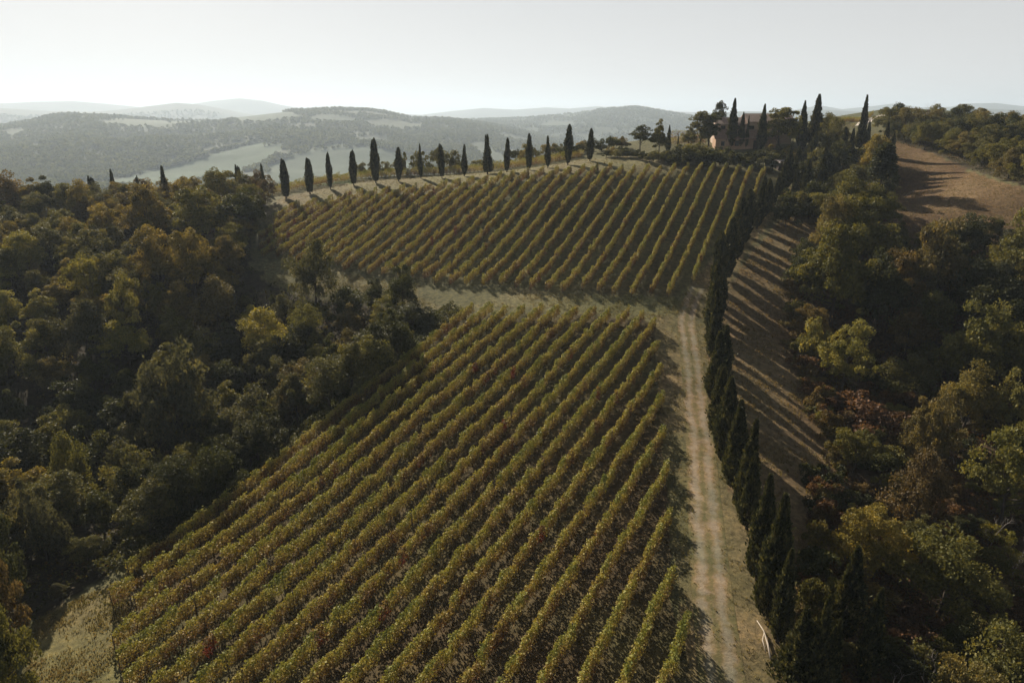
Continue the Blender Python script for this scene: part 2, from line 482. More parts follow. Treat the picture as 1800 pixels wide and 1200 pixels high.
def ground_detail(nt, col, k=1.0):
    geo = N(nt, 'ShaderNodeNewGeometry')
    a = N(nt, 'ShaderNodeTexNoise'); a.inputs['Scale'].default_value = 1.3; a.inputs['Detail'].default_value = 9; a.inputs['Roughness'].default_value = 0.72
    nt.links.new(geo.outputs['Position'], a.inputs['Vector'])
    c = mixc(nt, 1.0, col, ramp(nt, a.outputs['Fac'], [(0.32, (1 - .55 * k,) * 3), (0.5, (1, 1, 1)), (0.72, (1 + .75 * k, 1 + .6 * k, 1 + .4 * k))]), 'MULTIPLY')
    return c

def finish_ground(nt, out, c, bump=0.5):
    geo = N(nt, 'ShaderNodeNewGeometry')
    nz = N(nt, 'ShaderNodeTexNoise'); nz.inputs['Scale'].default_value = 2.2; nz.inputs['Detail'].default_value = 8; nz.inputs['Roughness'].default_value = 0.75
    nt.links.new(geo.outputs['Position'], nz.inputs['Vector'])
    bp = N(nt, 'ShaderNodeBump'); bp.inputs['Strength'].default_value = bump; bp.inputs['Distance'].default_value = 0.35
    nt.links.new(nz.outputs['Fac'], bp.inputs['Height'])
    b = N(nt, 'ShaderNodeBsdfPrincipled'); b.inputs['Roughness'].default_value = 0.95; b.inputs['Specular IOR Level'].default_value = 0.1
    nt.links.new(c, b.inputs['Base Color']); nt.links.new(bp.outputs[0], b.inputs['Normal'])
    nt.links.new(b.outputs[0], out.inputs['Surface'])

build_terrain()

# ------------------------------------------------------------------ the dirt track
def spline(pts, step):
    pts = np.array(pts, float)
    d = np.concatenate([[0], np.cumsum(np.hypot(*(pts[1:] - pts[:-1]).T))])
    n = max(2, int(d[-1] / step)); s = np.linspace(0, d[-1], n)
    # Catmull-Rom through the points
    out = []
    for q in s:
        i = min(len(pts) - 2, max(0, int(np.searchsorted(d, q) - 1)))
        t = (q - d[i]) / (d[i + 1] - d[i])
        p0 = pts[max(i - 1, 0)]; p1 = pts[i]; p2 = pts[i + 1]; p3 = pts[min(i + 2, len(pts) - 1)]
        out.append(0.5 * (2 * p1 + (p2 - p0) * t + (2 * p0 - 5 * p1 + 4 * p2 - p3) * t * t + (3 * p1 - p0 - 3 * p2 + p3) * t ** 3))
    return np.array(out), s

def strip_mesh(name, line, widths, ncross, step, lift, mat):
    P, s = spline(line, step)
    T = np.gradient(P, axis=0); T /= np.linalg.norm(T, axis=1)[:, None]
    Nn = np.stack([T[:, 1], -T[:, 0]], -1)
    w = np.interp(s, np.linspace(0, s[-1], len(widths)), widths)
    u = np.linspace(-1, 1, ncross)
    X = P[:, None, 0] + Nn[:, None, 0] * u[None] * w[:, None] / 2
    Y = P[:, None, 1] + Nn[:, None, 1] * u[None] * w[:, None] / 2
    Z = ground_z(X, Y) + lift
    V = np.stack([X, Y, Z], -1).reshape(-1, 3)
    n, k = X.shape; i = np.arange(n * k).reshape(n, k)
    F = np.stack([i[:-1, :-1], i[:-1, 1:], i[1:, 1:], i[1:, :-1]], -1).reshape(-1, 4)
    me = mesh_np(name, V, F, [mat], smooth=True)
    if me.polygons[0].normal.z < 0: me.flip_normals()
    a = me.attributes.new('across', 'FLOAT', 'POINT'); a.data.foreach_set('value', ((u[None] * w[:, None] / 2) + 0 * X).astype(np.float32).ravel())
    a = me.attributes.new('along', 'FLOAT', 'POINT'); a.data.foreach_set('value', (s[:, None] + 0 * X).astype(np.float32).ravel())
    return me

def track_material():
    m, nt, out = new_mat('dirt_track')
    ac = N(nt, 'ShaderNodeAttribute', attribute_name='across').outputs['Fac']
    geo = N(nt, 'ShaderNodeNewGeometry')
    nz = N(nt, 'ShaderNodeTexNoise'); nz.inputs['Scale'].default_value = 0.9; nz.inputs['Detail'].default_value = 8; nz.inputs['Roughness'].default_value = 0.7
    nt.links.new(geo.outputs['Position'], nz.inputs['Vector'])
    nb = N(nt, 'ShaderNodeTexNoise'); nb.inputs['Scale'].default_value = 0.16; nb.inputs['Detail'].default_value = 4
    nt.links.new(geo.outputs['Position'], nb.inputs['Vector'])
    wob = math_n(nt, 'ADD', ac, math_n(nt, 'MULTIPLY', math_n(nt, 'SUBTRACT', nb.outputs['Fac'], 0.5), 1.1))
    d = math_n(nt, 'ABSOLUTE', math_n(nt, 'SUBTRACT', math_n(nt, 'ABSOLUTE', wob), 0.78))   # distance to the wheel line
    e = math_n(nt, 'ADD', d, math_n(nt, 'MULTIPLY', math_n(nt, 'SUBTRACT', nz.outputs['Fac'], 0.5), 2.3))
    grass = (0.16, 0.14, 0.068); dry = (0.23, 0.18, 0.10); dirt = (0.28, 0.242, 0.178)
    c = ramp(nt, e, [(0.08, dirt), (0.3, (0.25, 0.205, 0.135)), (0.5, dry), (0.72, grass)])
    nd = N(nt, 'ShaderNodeTexNoise'); nd.inputs['Scale'].default_value = 0.22; nd.inputs['Detail'].default_value = 5
    nt.links.new(geo.outputs['Position'], nd.inputs['Vector'])
    side = ramp(nt, nd.outputs['Fac'], [(0.42, (0.8, 0.85, 0.8)), (0.6, (1.2, 1.1, 1.05))])
    c = mixc(nt, 1.0, c, side, 'MULTIPLY')
    finish_ground(nt, out, ground_detail(nt, c, 0.45), 0.35)
    return m
M_TRACK = track_material()
_tl = [ground(a, b)[:2] for a, b in [(1300,1420),(1283,1290),(1270,1199),(1256,1080),(1246,980),(1238,880),(1231,780),(1222,690),(1214,620),(1208,580),(1208,552),(1216,528),(1228,505)]]
trk = link('dirt_track', strip_mesh('dirt_track', _tl, [3.4, 3.4, 3.4, 3.4, 3.2, 3.0, 2.6], 15, 0.5, 0.02, M_TRACK))
tag(trk, 'rutted pale dirt track with grass between the wheel marks', 'track', kind='structure')
m_road, nt, out = new_mat('white_road')
_c = N(nt, 'ShaderNodeRGB'); _c.outputs[0].default_value = (0.62, 0.56, 0.48, 1)
finish_ground(nt, out, ground_detail(nt, _c.outputs[0]), 0.2)
_rl = [ground(a, b)[:2] for a, b in [(1512,222),(1526,213),(1540,207),(1556,202)]]
rd = link('gravel_road', strip_mesh('gravel_road', _rl, [3.5, 3.5], 5, 2.0, 0.15, m_road))
tag(rd, 'pale gravel road climbing over the hilltop behind the house', 'road', kind='structure')

# ------------------------------------------------------------------ leaves
def leaf_quads(cen, size, aspect=0.62, up=0.0, upv=None):
    """one four-sided leaf (a bent-free rhombus) per centre; up: how far the long axis leans to upv"""
    n = len(cen)
    a = rng.normal(size=(n, 3)); a /= np.linalg.norm(a, axis=1)[:, None]
    if up > 0:
        u = np.array([0, 0, 1.0])[None] if upv is None else upv
        a = a * (1 - up) + u * up; a /= np.linalg.norm(a, axis=1)[:, None]
    b = np.cross(a, rng.normal(size=(n, 3))); b /= np.linalg.norm(b, axis=1)[:, None] + 1e-9
    s = np.broadcast_to(size, (n,))[:, None]
    k = rng.uniform(-0.25, 0.25, (n, 1))
    V = np.stack([cen - a * s * .5, cen + b * s * aspect * .5 + a * s * k, cen + a * s * .5, cen - b * s * aspect * .5 + a * s * k], 1)
    F = np.arange(4 * n).reshape(n, 4)
    return V.reshape(-1, 3), F

def sphere_dirs(n, zmin=-1.0):
    z = rng.uniform(zmin, 1, n); p = rng.uniform(0, 2 * np.pi, n); q = np.sqrt(np.maximum(0, 1 - z * z))
    return np.stack([q * np.cos(p), q * np.sin(p), z], -1)

def crown_mesh(name, H, R, base, nclump, nleaf, leaf, top_bias=0.0, taper=0.0, ragged=0.25, rc=(0.2, 0.36), mat=None, flat=0.8, skirt=False):
    """clumped crown between heights base and H, radius R"""
    Hc = (H - base) / 2; zc = base + Hc
    d = sphere_dirs(nclump, -0.75)
    if skirt:                                   # foliage hanging to the ground
        low = d[:, 2] < 0.1; q = np.hypot(d[low, 0], d[low, 1])[:, None]; d[low, :2] /= q
        d[low, 2] = rng.uniform(-1, 0.1, low.sum())
    az = np.arctan2(d[:, 1], d[:, 0]); ph = rng.uniform(0, 6.28, 3)
    lob = 1 + ragged * (0.6 * np.sin(2 * az + ph[0]) + 0.5 * np.sin(3 * az + ph[1] + 2 * d[:, 2]) + 0.4 * np.sin(5 * d[:, 2] + ph[2]))
    f = rng.uniform(0.3, 1.0, nclump) ** 0.5 * lob * rng.uniform(0.8, 1.08, nclump)
    cr = R * rng.uniform(rc[0], rc[1], nclump)
    tp = 1 - taper * np.clip(d[:, 2], -0.2, 1)
    cc = np.stack([d[:, 0] * (R - cr * 0.6) * f * tp, d[:, 1] * (R - cr * 0.6) * f * tp, zc + d[:, 2] * (Hc - cr * 0.5) * np.minimum(f, 1.05)], -1)
    k = rng.integers(0, nclump, nleaf)
    q = sphere_dirs(nleaf, -0.6); rad = rng.uniform(0.25, 1.08, nleaf) ** 0.45
    out = rng.random(nleaf) < 0.06
    rad[out] *= rng.uniform(1.05, 1.45, out.sum())
    P = cc[k] + q * (cr[k] * rad)[:, None] * np.array([1, 1, flat])[None]
    sz = leaf * rng.uniform(0.6, 1.35, nleaf)
    ctint = rng.uniform(-0.22, 0.22, nclump)
    tint = np.clip(0.45 + ctint[k] + rng.normal(0, 0.17, nleaf), 0, 1)
    V, F = leaf_quads(P, sz, 0.66, 0.15)
    return mesh_np(name, V, F, [mat or M_TREE], face_attr={'tint': tint}), cc, cr

def trunk_mesh(name, H, r0, base, cc, mat=None, nl=7, lean=0.04):
    b = MB()
    top = base + (H - base) * 0.62
    pts = [(0, 0, -0.5)]; x = y = 0
    for k in range(1, 6):
        x += random.uniform(-1, 1) * lean * H / 3; y += random.uniform(-1, 1) * lean * H / 3
        pts.append((x, y, top * k / 5))
    b.tube(pts, [r0 * 1.25, r0, r0 * .85, r0 * .68, r0 * .5, r0 * .2], 7)
    idx = list(range(len(cc))); random.shuffle(idx)
    for i in idx[:nl]:
        c = cc[i]; zz = min(max(base * .7, c[2] * random.uniform(.45, .7)), top * .9)
        q = zz / top * 5; j = min(4, int(q)); w = q - j
        p0 = np.array(pts[j]) * (1 - w) + np.array(pts[j + 1]) * w
        mid = p0 * .45 + c * .55 + np.array([0, 0, -.25 * abs(c[2] - zz)])
        b.tube([p0, mid, c], [r0 * .42, r0 * .26, r0 * .07], 5)
    return b.mesh(name, [mat or M_BARK], True)

PROTO = {}
def proto_tree(kind, k, H, R, base, nclump, nleaf, leaf, r0, **kw):
    me, cc, cr = crown_mesh(f'{kind}_crown', H, R, base, nclump, nleaf, leaf, **kw)
    PROTO.setdefault(kind, []).append(dict(H=H, R=R, crown=me, trunk=trunk_mesh(f'{kind}_trunk', H, r0, base, cc)))
for k in range(4):
    proto_tree('round', k, 8.0, 3.7, 0.5, 84, 14000, 0.25, 0.17, ragged=0.42, rc=(0.13, 0.29))
for k in range(3):
    proto_tree('tall', k, 9.0, 2.9, 0.7, 70, 11500, 0.25, 0.15, taper=0.45, ragged=0.4, rc=(0.15, 0.32))
for k in range(3):
    proto_tree('loose', k, 8.0, 3.3, 0.7, 56, 8200, 0.23, 0.13, ragged=0.42, rc=(0.14, 0.28))
for k in range(3):
    proto_tree('draped', k, 6.5, 3.0, 0.0, 48, 11000, 0.22, 0.14, ragged=0.6, rc=(0.15, 0.38), flat=1.0, skirt=True)
for k in range(4):
    proto_tree('shrub', k, 2.4, 1.5, 0.0, 26, 2800, 0.18, 0.05, ragged=0.5, rc=(0.18, 0.38), skirt=True)
for k in range(2):
    proto_tree('pine', k, 9.0, 2.5, 1.0, 52, 7200, 0.26, 0.16, ragged=0.35, taper=0.5, rc=(0.2, 0.36), flat=0.65)
proto_tree('umbrella', 0, 8.0, 3.0, 2.6, 40, 5200, 0.26, 0.16, ragged=0.35, rc=(0.22, 0.36), flat=0.55)
for k in range(2):
    proto_tree('conifer', k, 8.5, 1.7, 0.3, 46, 6800, 0.24, 0.14, taper=0.85, ragged=0.2, rc=(0.3, 0.5), flat=0.9)

# cypresses: upright pointed columns, some split into several spires
def cypress_mesh(name, spires, n, H=9.0, wide=0.95, rag=0.14, low=0.55, column=False):
    parts = []
    tot = sum(h * r for _, _, h, r in spires)
    P = []; T = []; S_ = []; U = []
    for (x0, y0, h, r) in spires:
        m = int(n * h * r / tot)
        z = rng.random(m) ** 0.88
        prof = np.where(z < 0.28, 0.5 + 0.5 * np.sin(np.clip(z / 0.28, 0, 1) * np.pi / 2), np.clip(1 - ((z - 0.28) / 0.735), 0, 1) ** 0.8)
        if column: prof = np.where(z < 0.42, 0.32 + 0.68 * np.sin(np.clip(z / 0.42, 0, 1) * np.pi / 2), np.clip(1 - ((z - 0.42) / 0.59) ** 1.7, 0, 1) ** 0.75)
        az = rng.uniform(0, 6.283, m)
        bump = 1 + 0.8 * rag * np.sin(3 * az + 7 * z + x0 * 9) + 0.8 * rag * np.sin(2 * az - 13 * z + 1) + 1.5 * rag * vnoise(az * 2.6, z * 18 + x0 * 5, 3)
        rad = r * wide * prof * bump * np.clip(rng.uniform(0.35, 1.06, m) ** 0.42, 0, 1.06)
        zz = low + z * (h - low)
        tipx = x0 * (1 - 0.25 * z) ; tipy = y0 * (1 - 0.25 * z)
        stray = rng.random(m) < 0.07; rad[stray] *= rng.uniform(1.05, 1.45, stray.sum())
        P.append(np.stack([tipx + rad * np.cos(az), tipy + rad * np.sin(az), zz], -1))
        U.append(np.stack([0.35 * np.cos(az), 0.35 * np.sin(az), np.ones(m)], -1))
        T.append(np.clip(0.45 + 0.4 * vnoise(az * 2.6, z * 18 + x0 * 5, 3) + rng.normal(0, 0.22, m), 0, 1))
        S_.append(0.34 * rng.uniform(0.6, 1.4, m))
    P = np.concatenate(P); U = np.concatenate(U); U /= np.linalg.norm(U, axis=1)[:, None]
    V, F = leaf_quads(P, np.concatenate(S_), 0.42, 0.72, U)
    return mesh_np(name, V, F, [M_CYP], face_attr={'tint': np.concatenate(T)})
def cyp_trunk():
    b = MB(); b.tube([(0, 0, -0.5), (0, 0, 1), (0.03, 0.02, 4.5)], [0.17, 0.14, 0.05], 7); return b.mesh('cypress_trunk', [M_BARK], True)
CYP_TRUNK = cyp_trunk()
CYP = [
 dict(me=cypress_mesh('cypress_crown', [(0, 0, 9.0, 1.0)], 6500), H=9.0),
 dict(me=cypress_mesh('cypress_crown', [(0.25, 0, 9.0, 0.8), (-0.3, 0.1, 8.5, 0.75)], 7000), H=9.0),
 dict(me=cypress_mesh('cypress_crown', [(-0.45, 0, 9.0, 0.7), (0.05, 0.15, 8.7, 0.75), (0.5, 0, 8.4, 0.7)], 7500, wide=1.0), H=9.0),
 dict(me=cypress_mesh('cypress_crown', [(0, 0, 9.0, 0.95), (-0.5, 0.1, 7.0, 0.6)], 6800, rag=0.2), H=9.0),
 dict(me=cypress_mesh('cypress_crown', [(0.1, 0, 9.0, 0.85), (-0.45, 0, 8.9, 0.35), (0.1, 0.2, 5.5, 1.15)], 7200, rag=0.26), H=9.0),
 dict(me=cypress_mesh('cypress_crown', [(0, 0, 9.0, 0.72), (0.1, -0.1, 5.5, 0.85)], 6000, rag=0.14), H=9.0),
]
CYP_COL = [
 dict(me=cypress_mesh('cypress_crown', [(0, 0, 9.0, 1.0)], 6500, column=True), H=9.0),
 dict(me=cypress_mesh('cypress_crown', [(0.25, 0, 9.0, 0.8), (-0.3, 0.1, 8.6, 0.75)], 7000, column=True), H=9.0),
 dict(me=cypress_mesh('cypress_crown', [(-0.42, 0, 9.0, 0.62), (0.05, 0.15, 8.8, 0.7), (0.45, 0, 8.6, 0.62)], 7500, wide=1.0, column=True), H=9.0),
 dict(me=cypress_mesh('cypress_crown', [(0.1, 0, 9.0, 0.95), (-0.45, 0.1, 7.6, 0.6)], 6800, rag=0.2, column=True), H=9.0),
 dict(me=cypress_mesh('cypress_crown', [(0.1, 0, 9.0, 0.8), (-0.45, 0, 8.9, 0.3), (0.1, 0.2, 5.5, 1.15), (-0.7, 0.1, 6.0, 0.3)], 7200, rag=0.3), H=9.0),
 dict(me=cypress_mesh('cypress_crown', [(0, 0, 9.0, 0.6), (0.05, -0.1, 6.4, 0.9)], 6000, rag=0.16, column=True), H=9.0),
]
for c_ in CYP + CYP_COL:
    co = np.array([v.co[:] for v in c_['me'].vertices]); c_['R'] = float(np.percentile(np.abs(co[:, 0]), 97))

def place_cypress(base, h, label, var=0, width=1.0, group=None, rz=None, lean=(0, 0), kinds=None):
    c = (kinds or CYP)[var % 6]; s = h / c['H']
    root = empty('cypress_tree', base, random.uniform(0, 6.28) if rz is None else rz, (s * width, s * width, s))
    root.rotation_euler[0] += lean[0]; root.rotation_euler[1] += lean[1]
    link('crown', c['me'], root); link('trunk', CYP_TRUNK, root)
    tag(root, label, 'cypress', group)
    return root

COL = {  # leaf albedo
 'olive green': (0.138, 0.128, 0.043), 'dark green': (0.062, 0.066, 0.026), 'golden': (0.215, 0.168, 0.052), 'rust brown': (0.145, 0.102, 0.044),
 'yellow green': (0.24, 0.215, 0.06), 'bright yellow': (0.38, 0.32, 0.08), 'grey green': (0.125, 0.118, 0.058), 'tawny': (0.18, 0.145, 0.056), 'dull red': (0.12, 0.066, 0.036)}
SHAPE_WORD = {'round': 'broad round', 'tall': 'upright', 'loose': 'loose-crowned', 'draped': 'creeper-draped', 'shrub': 'low', 'pine': 'dark', 'umbrella': 'flat-topped', 'conifer': 'pointed'}
PENDING = []
def place_tree(kind, base, h, width, color, label=None, zone=None, group=None, name=None, seed=None):
    p = random.choice(PROTO[kind]); s = h / p['H']
    nm = name or {'shrub': 'shrub', 'draped': 'overgrown_bush', 'pine': 'pine_tree', 'umbrella': 'pine_tree', 'conifer': 'conifer_tree'}.get(kind, 'broadleaf_tree')
    sw = s * width
    root = empty(nm, base, random.uniform(0, 6.28), (sw, sw, s))
    cr = link('crown', p['crown'], root); tr = link('trunk', p['trunk'], root)
    c = COL[color]; j = [random.uniform(0.82, 1.18) for _ in range(2)]
    cr.color = (c[0] * j[0], c[1] * j[0] * (0.95 + 0.05 * j[1]), c[2] * j[1], 1)
    cat = {'shrub': 'shrub', 'overgrown_bush': 'bush', 'pine_tree': 'pine', 'conifer_tree': 'conifer'}.get(nm, 'shrub' if nm == 'shrub' else 'tree')
    tag(root, label, cat, group)
    if label is None: PENDING.append((root, kind, color, zone))
    root['_r'] = p['R'] * sw
    return root

# ------------------------------------------------------------------ vineyards
def vine_row_mesh(a, b, seed, height=1.9, leafy=130, rust=0.0, stems=True):
    """one trained row from a to b (world xy), leaves and stems following the ground"""
    a = np.array(a); b = np.array(b); L = float(np.linalg.norm(b - a)); d = (b - a) / L; nrm = np.array([d[1], -d[0]])
    n = int(L * leafy * 2.3)
    s = rng.uniform(0, L, n)
    plant = np.floor(s / 1.05).astype(int); npl = plant.max() + 1
    vig = rng.uniform(0.74, 1.12, npl); gap = rng.random(npl) < 0.02; vig[gap] *= 0.6
    ptint = rng.normal(0, 0.075, npl); red = rng.random(npl) < 0.012; ptint[red] += 0.36
    drift = 0.2 * fbm(s / 7.0, np.full(n, seed * 3.1), 17, 3)
    hh = rng.random(n)
    z = 0.3 + (height * vig[plant] - 0.3) * (1 - (1 - hh) ** 1.25)
    top = np.clip((z - 1.2) / 0.7, 0, 1)
    lat = np.clip(rng.normal(0, 1, n), -1.7, 1.7) * (0.19 + 0.04 * np.sin(s * 2 * np.pi / 1.05 + seed) - 0.085 * top)
    lat += 0.26 * fbm(s / 1.1, np.full(n, seed + 0.5), 23, 2)
    ph = rng.uniform(0, 1, npl)
    sp = s + rng.normal(0, 0.1, n)
    x = a[0] + d[0] * sp + nrm[0] * lat; y = a[1] + d[1] * sp + nrm[1] * lat
    P = np.stack([x, y, ground_z(x, y) + z + 0.10 * rng.normal(0, 1, n) * top], -1)
    tint = np.clip(0.40 + rust + ptint[plant] + drift - 0.16 * top + 0.34 * (1 - z / height) + rng.normal(0, 0.075, n), 0, 1)  # rusty low leaves; tops also lightened as if sunlit, sides darkened as if shaded
    keep = rng.random(n) > np.where(gap[plant], 0.45, 0.0)
    P, tint = P[keep], tint[keep]
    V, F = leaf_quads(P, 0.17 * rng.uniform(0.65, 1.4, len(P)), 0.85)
    mi = np.zeros(len(F), int)
    # stems: three-sided prisms folded into the same sheet of quads
    sv = []; sf = []; o = len(V)
    for k in range(npl):
        q = (k + 0.5) * 1.05
        if q > L: continue
        c = a + d * q + nrm * random.uniform(-.05, .05); g = None
        sv.append((c[0], c[1]))
    sv = np.array(sv); g = ground_z(sv[:, 0], sv[:, 1])
    rr = 0.035; ang = [0, 2.09, 4.19]
    ring = []
    for zz, ox in ((-0.1, 0.0), (0.95, 0.06)):
        for q in ang:
            ring.append(np.stack([sv[:, 0] + ox + rr * math.cos(q), sv[:, 1] + rr * math.sin(q), g + zz], -1))
    ring = np.stack(ring, 1)  # (m,6,3)
    m = len(sv)
    i = o + np.arange(m)[:, None] * 6
    sf = np.concatenate([i + np.array([[0, 1, 4, 3]]), i + np.array([[1, 2, 5, 4]]), i + np.array([[2, 0, 3, 5]])])
    V = np.concatenate([V, ring.reshape(-1, 3)]); F = np.concatenate([F, sf])
    mi = np.concatenate([mi, np.ones(len(sf), int)]); tint = np.concatenate([tint, np.zeros(len(sf))])
    return V, F, mi, tint

def post_mesh():
    b = MB(); b.tube([(0, 0, -0.4), (0, 0, 1.75)], [0.045, 0.04], 6); return b.mesh('post', [M_POST])
POST = post_mesh()

def clip_line(p, d, poly):
    """longest span of the line p + s d inside poly"""
    hits = []
    n = len(poly)
    for i in range(n):
        q = np.array(poly[i]); e = np.array(poly[(i + 1) % n]) - q
        det = d[0] * -e[1] + e[0] * d[1]
        if abs(det) < 1e-9: continue
        r = q - p
        s = (r[0] * -e[1] + e[0] * r[1]) / det
        t = (d[0] * r[1] - d[1] * r[0]) / det
        if 0 <= t < 1: hits.append(s)
    hits.sort()
    best = None
    for i in range(0, len(hits) - 1, 2):
        if best is None or hits[i + 1] - hits[i] > best[1] - best[0]: best = (hits[i], hits[i + 1])
    return best

def make_row(a, b, seed, label, group, **kw):
    a = np.array(a); b = np.array(b)
    V, F, mi, tint = vine_row_mesh(a, b, seed, **kw)
    o0 = np.array([a[0], a[1], gz(a[0], a[1])])
    root = empty('vine_row', o0)
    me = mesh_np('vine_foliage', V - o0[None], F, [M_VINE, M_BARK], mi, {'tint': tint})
    link('foliage', me, root)
    L = np.linalg.norm(b - a); n = max(2, int(round(L / 7.0)) + 1)
    for k in range(n):
        p = a + (b - a) * (k / (n - 1)); q = link('post', POST, root)
        q.location = (p[0] - o0[0], p[1] - o0[1], gz(p[0], p[1]) - o0[2])
        q.rotation_euler = (random.uniform(-.05, .05), random.uniform(-.05, .05), 0)
    tag(root, label, 'vine row', group)
    return root

def vineyard(poly, p0, direction, spacing, k0, k1, namer, group, **kw):
    d = direction / np.linalg.norm(direction); nrm = np.array([d[1], -d[0]])
    rows = []
    for k in range(k0, k1):
        span = clip_line(p0 + nrm * spacing * k, d, poly)
        if span is None or span[1] - span[0] < 3: continue
        a = p0 + nrm * spacing * k + d * (span[0] + random.uniform(-1.3, .7)); b = p0 + nrm * spacing * k + d * (span[1] + random.uniform(-.8, .8))
        rows.append((a, b))
    for i, (a, b) in enumerate(rows):
        make_row(a, b, i * 1.7 + 3, namer(i, len(rows)), group, **kw)
    print('ROWS', group, len(rows), 'spacing', spacing)
    return rows

g0 = ground(223, 1018)[:2]; g1 = ground(830, 552)[:2]; g20 = ground(1198, 1128)[:2]
dl = (g1 - g0) / np.linalg.norm(g1 - g0); nl_ = np.array([dl[1], -dl[0]])
sp_l = float(np.dot(g20 - g0, nl_)) / 19.0
def name_low(i, n):
    if i == 0: return 'vine row of the lower vineyard running along the shaded wood edge'
    return f'{ordn(i + 1)} vine row of the lower vineyard, counting from the wood edge'
rows_low = vineyard(LOWER_FIELD, g0 + nl_ * 0.05, dl, sp_l, 0, 30, name_low, 'vine rows of the lower vineyard')
ua = ground(1216, 497)[:2]; ub = ground(1297, 303)[:2]; uc = ground(650, 484)[:2]
du = (ub - ua) / np.linalg.norm(ub - ua); nu = np.array([du[1], -du[0]])
sp_u = float(np.dot(ua - uc, nu)) / 20.0
def name_up(i, n):
    if i == n - 1: return 'short last vine row of the upper vineyard beside the cypress lane'
    if i == 0: return 'short first vine row of the upper vineyard against the wood'
    return f'{ordn(i + 1)} vine row of the upper vineyard, counting from the wood'
rows_up = vineyard(UPPER_FIELD, ua + nu * 0.02, du, sp_u, -34, 6, name_up, 'vine rows of the upper vineyard', rust=0.05, leafy=110)

# vines behind the ridge: rows running along the ridge
back = [((455,334),(700,312)),((700,312),(1000,285))]
bl = [ground(503, 349)[:2], ground(1037, 283)[:2]]; bl[0] = bl[0] + (bl[0] - bl[1]) * 0.15
for k in range(3):
    off = np.array([-0.12, 1.0]); off /= np.linalg.norm(off)
    a = np.array(bl[0]) + off * (7.5 + 2.6 * k) ; b = np.array(bl[-1]) + off * (7.5 + 2.6 * k)
    make_row(a, b, 50 + k, ['yellowing vine row directly behind the spaced ridge cypresses', 'middle vine row of the three running behind the ridge cypresses', 'outermost vine row behind the ridge cypresses, above the valley'][k],
             'vine rows behind the ridge', leafy=90, height=2.1, rust=-0.02)
# hilltop vineyard behind the house
hv = gpoly([(1425,226),(1440,210),(1470,201),(1530,200),(1512,216),(1490,232),(1440,236)])
for k, (pa, pb) in enumerate([((1428,222),(1502,226)),((1432,215),(1510,216)),((1440,209),(1520,209)),((1452,205),(1534,203))]):
    a = ground(*pa)[:2]; b = ground(*pb)[:2]
    make_row(a, b, 70 + k, f'{ordn(k + 1)} vine row up the hilltop vineyard behind the house, counted from the house', 'vine rows of the hilltop vineyard', leafy=60, height=2.0)
for k, (pa, pb) in enumerate([((1178,256),(1240,253)),((1178,248),(1240,246)),((1180,241),(1238,240))]):
    a = ground(*pa)[:2]; b = ground(*pb)[:2]
    make_row(a, b, 80 + k, f'{ordn(k + 1)} golden vine row behind the white car, counted from the car', 'golden vine rows behind the car', leafy=70, height=2.0, rust=0.12)

# ------------------------------------------------------------------ cypresses
RIDGE = [ # px, base row, top row, variant, width
 (465,340,288,5,1.0),(503,349,280,2,1.1),(545,341,278,2,1.05),(581,332,268,1,0.8),(622,326,264,1,1.0),(661,322,243,1,0.95),(701,319,259,0,1.05),
 (740,314,253,5,0.75),(777,313,253,2,0.85),(816,310,254,5,1.1),(857,306,237,4,1.15),(891,303,243,3,0.85),(930,299,235,3,0.9),(963,295,239,5,1.0),(998,290,219,0,1.0),(1037,283,226,3,1.05)]
RIDGE_NOTE = {0: 'short pointed ridge cypress half sunk in the wood edge', 1: 'broad three-spired ridge cypress nearest the wood', 2: 'flat square-topped ridge cypress, second clear of the wood',
 3: 'slim double-tipped ridge cypress, third clear of the wood', 4: 'double-tipped ridge cypress, fourth clear of the wood', 5: 'tallest ridge cypress with two tips, fifth clear of the wood',
 6: 'rounded short ridge cypress, sixth clear of the wood', 7: 'thinnest ridge cypress on a visible stem', 8: 'blunt-topped column-like ridge cypress, eighth clear of the wood',
 9: 'small spindle-shaped ridge cypress with a thin tip', 10: 'ragged wide ridge cypress with a bent spiky top', 11: 'narrow ridge cypress on a thin stem beside the ragged one',
 12: 'dense ridge cypress, fourth from the shrubby end', 13: 'short smooth spindle ridge cypress, third from the shrubby end', 14: 'tall ridge cypress with one stray side branch', 15: 'last ridge cypress, leaning beside the shrubs with a shoulder'}
for i, (px, pb, pt, v, w) in enumerate(RIDGE):
    b = ground(px, pb); place_cypress(b, height_to(b, pt), RIDGE_NOTE[i], v, w, 'spaced cypresses along the ridge', rz=random.uniform(-.5, .5), kinds=CYP_COL, lean=(random.uniform(-.02, .02), random.uniform(-.03, .03)))
for px, pb, pt, v, w, lab in [(206,366,298,0,0.85,'slim cypress standing alone above the wood on the valley skyline'),(250,374,309,1,0.7,'thin two-tipped cypress rising out of the wood'),
        (296,372,292,5,1.25,'stout pointed cypress rising above golden trees in the wood'),(336,366,313,5,0.9,'small pointed cypress tip among trees near the ridge'),(170,372,310,2,1.3,'squat three-tipped cypress on the valley edge of the wood'),(424,352,290,2,1.1,'dark broad cypress beside an open-branched tree at the ridge')]:
    b = ground(px, pb); place_cypress(b, height_to(b, pt), lab, v, w, 'cypresses in the vineyard wood', rz=0.3)

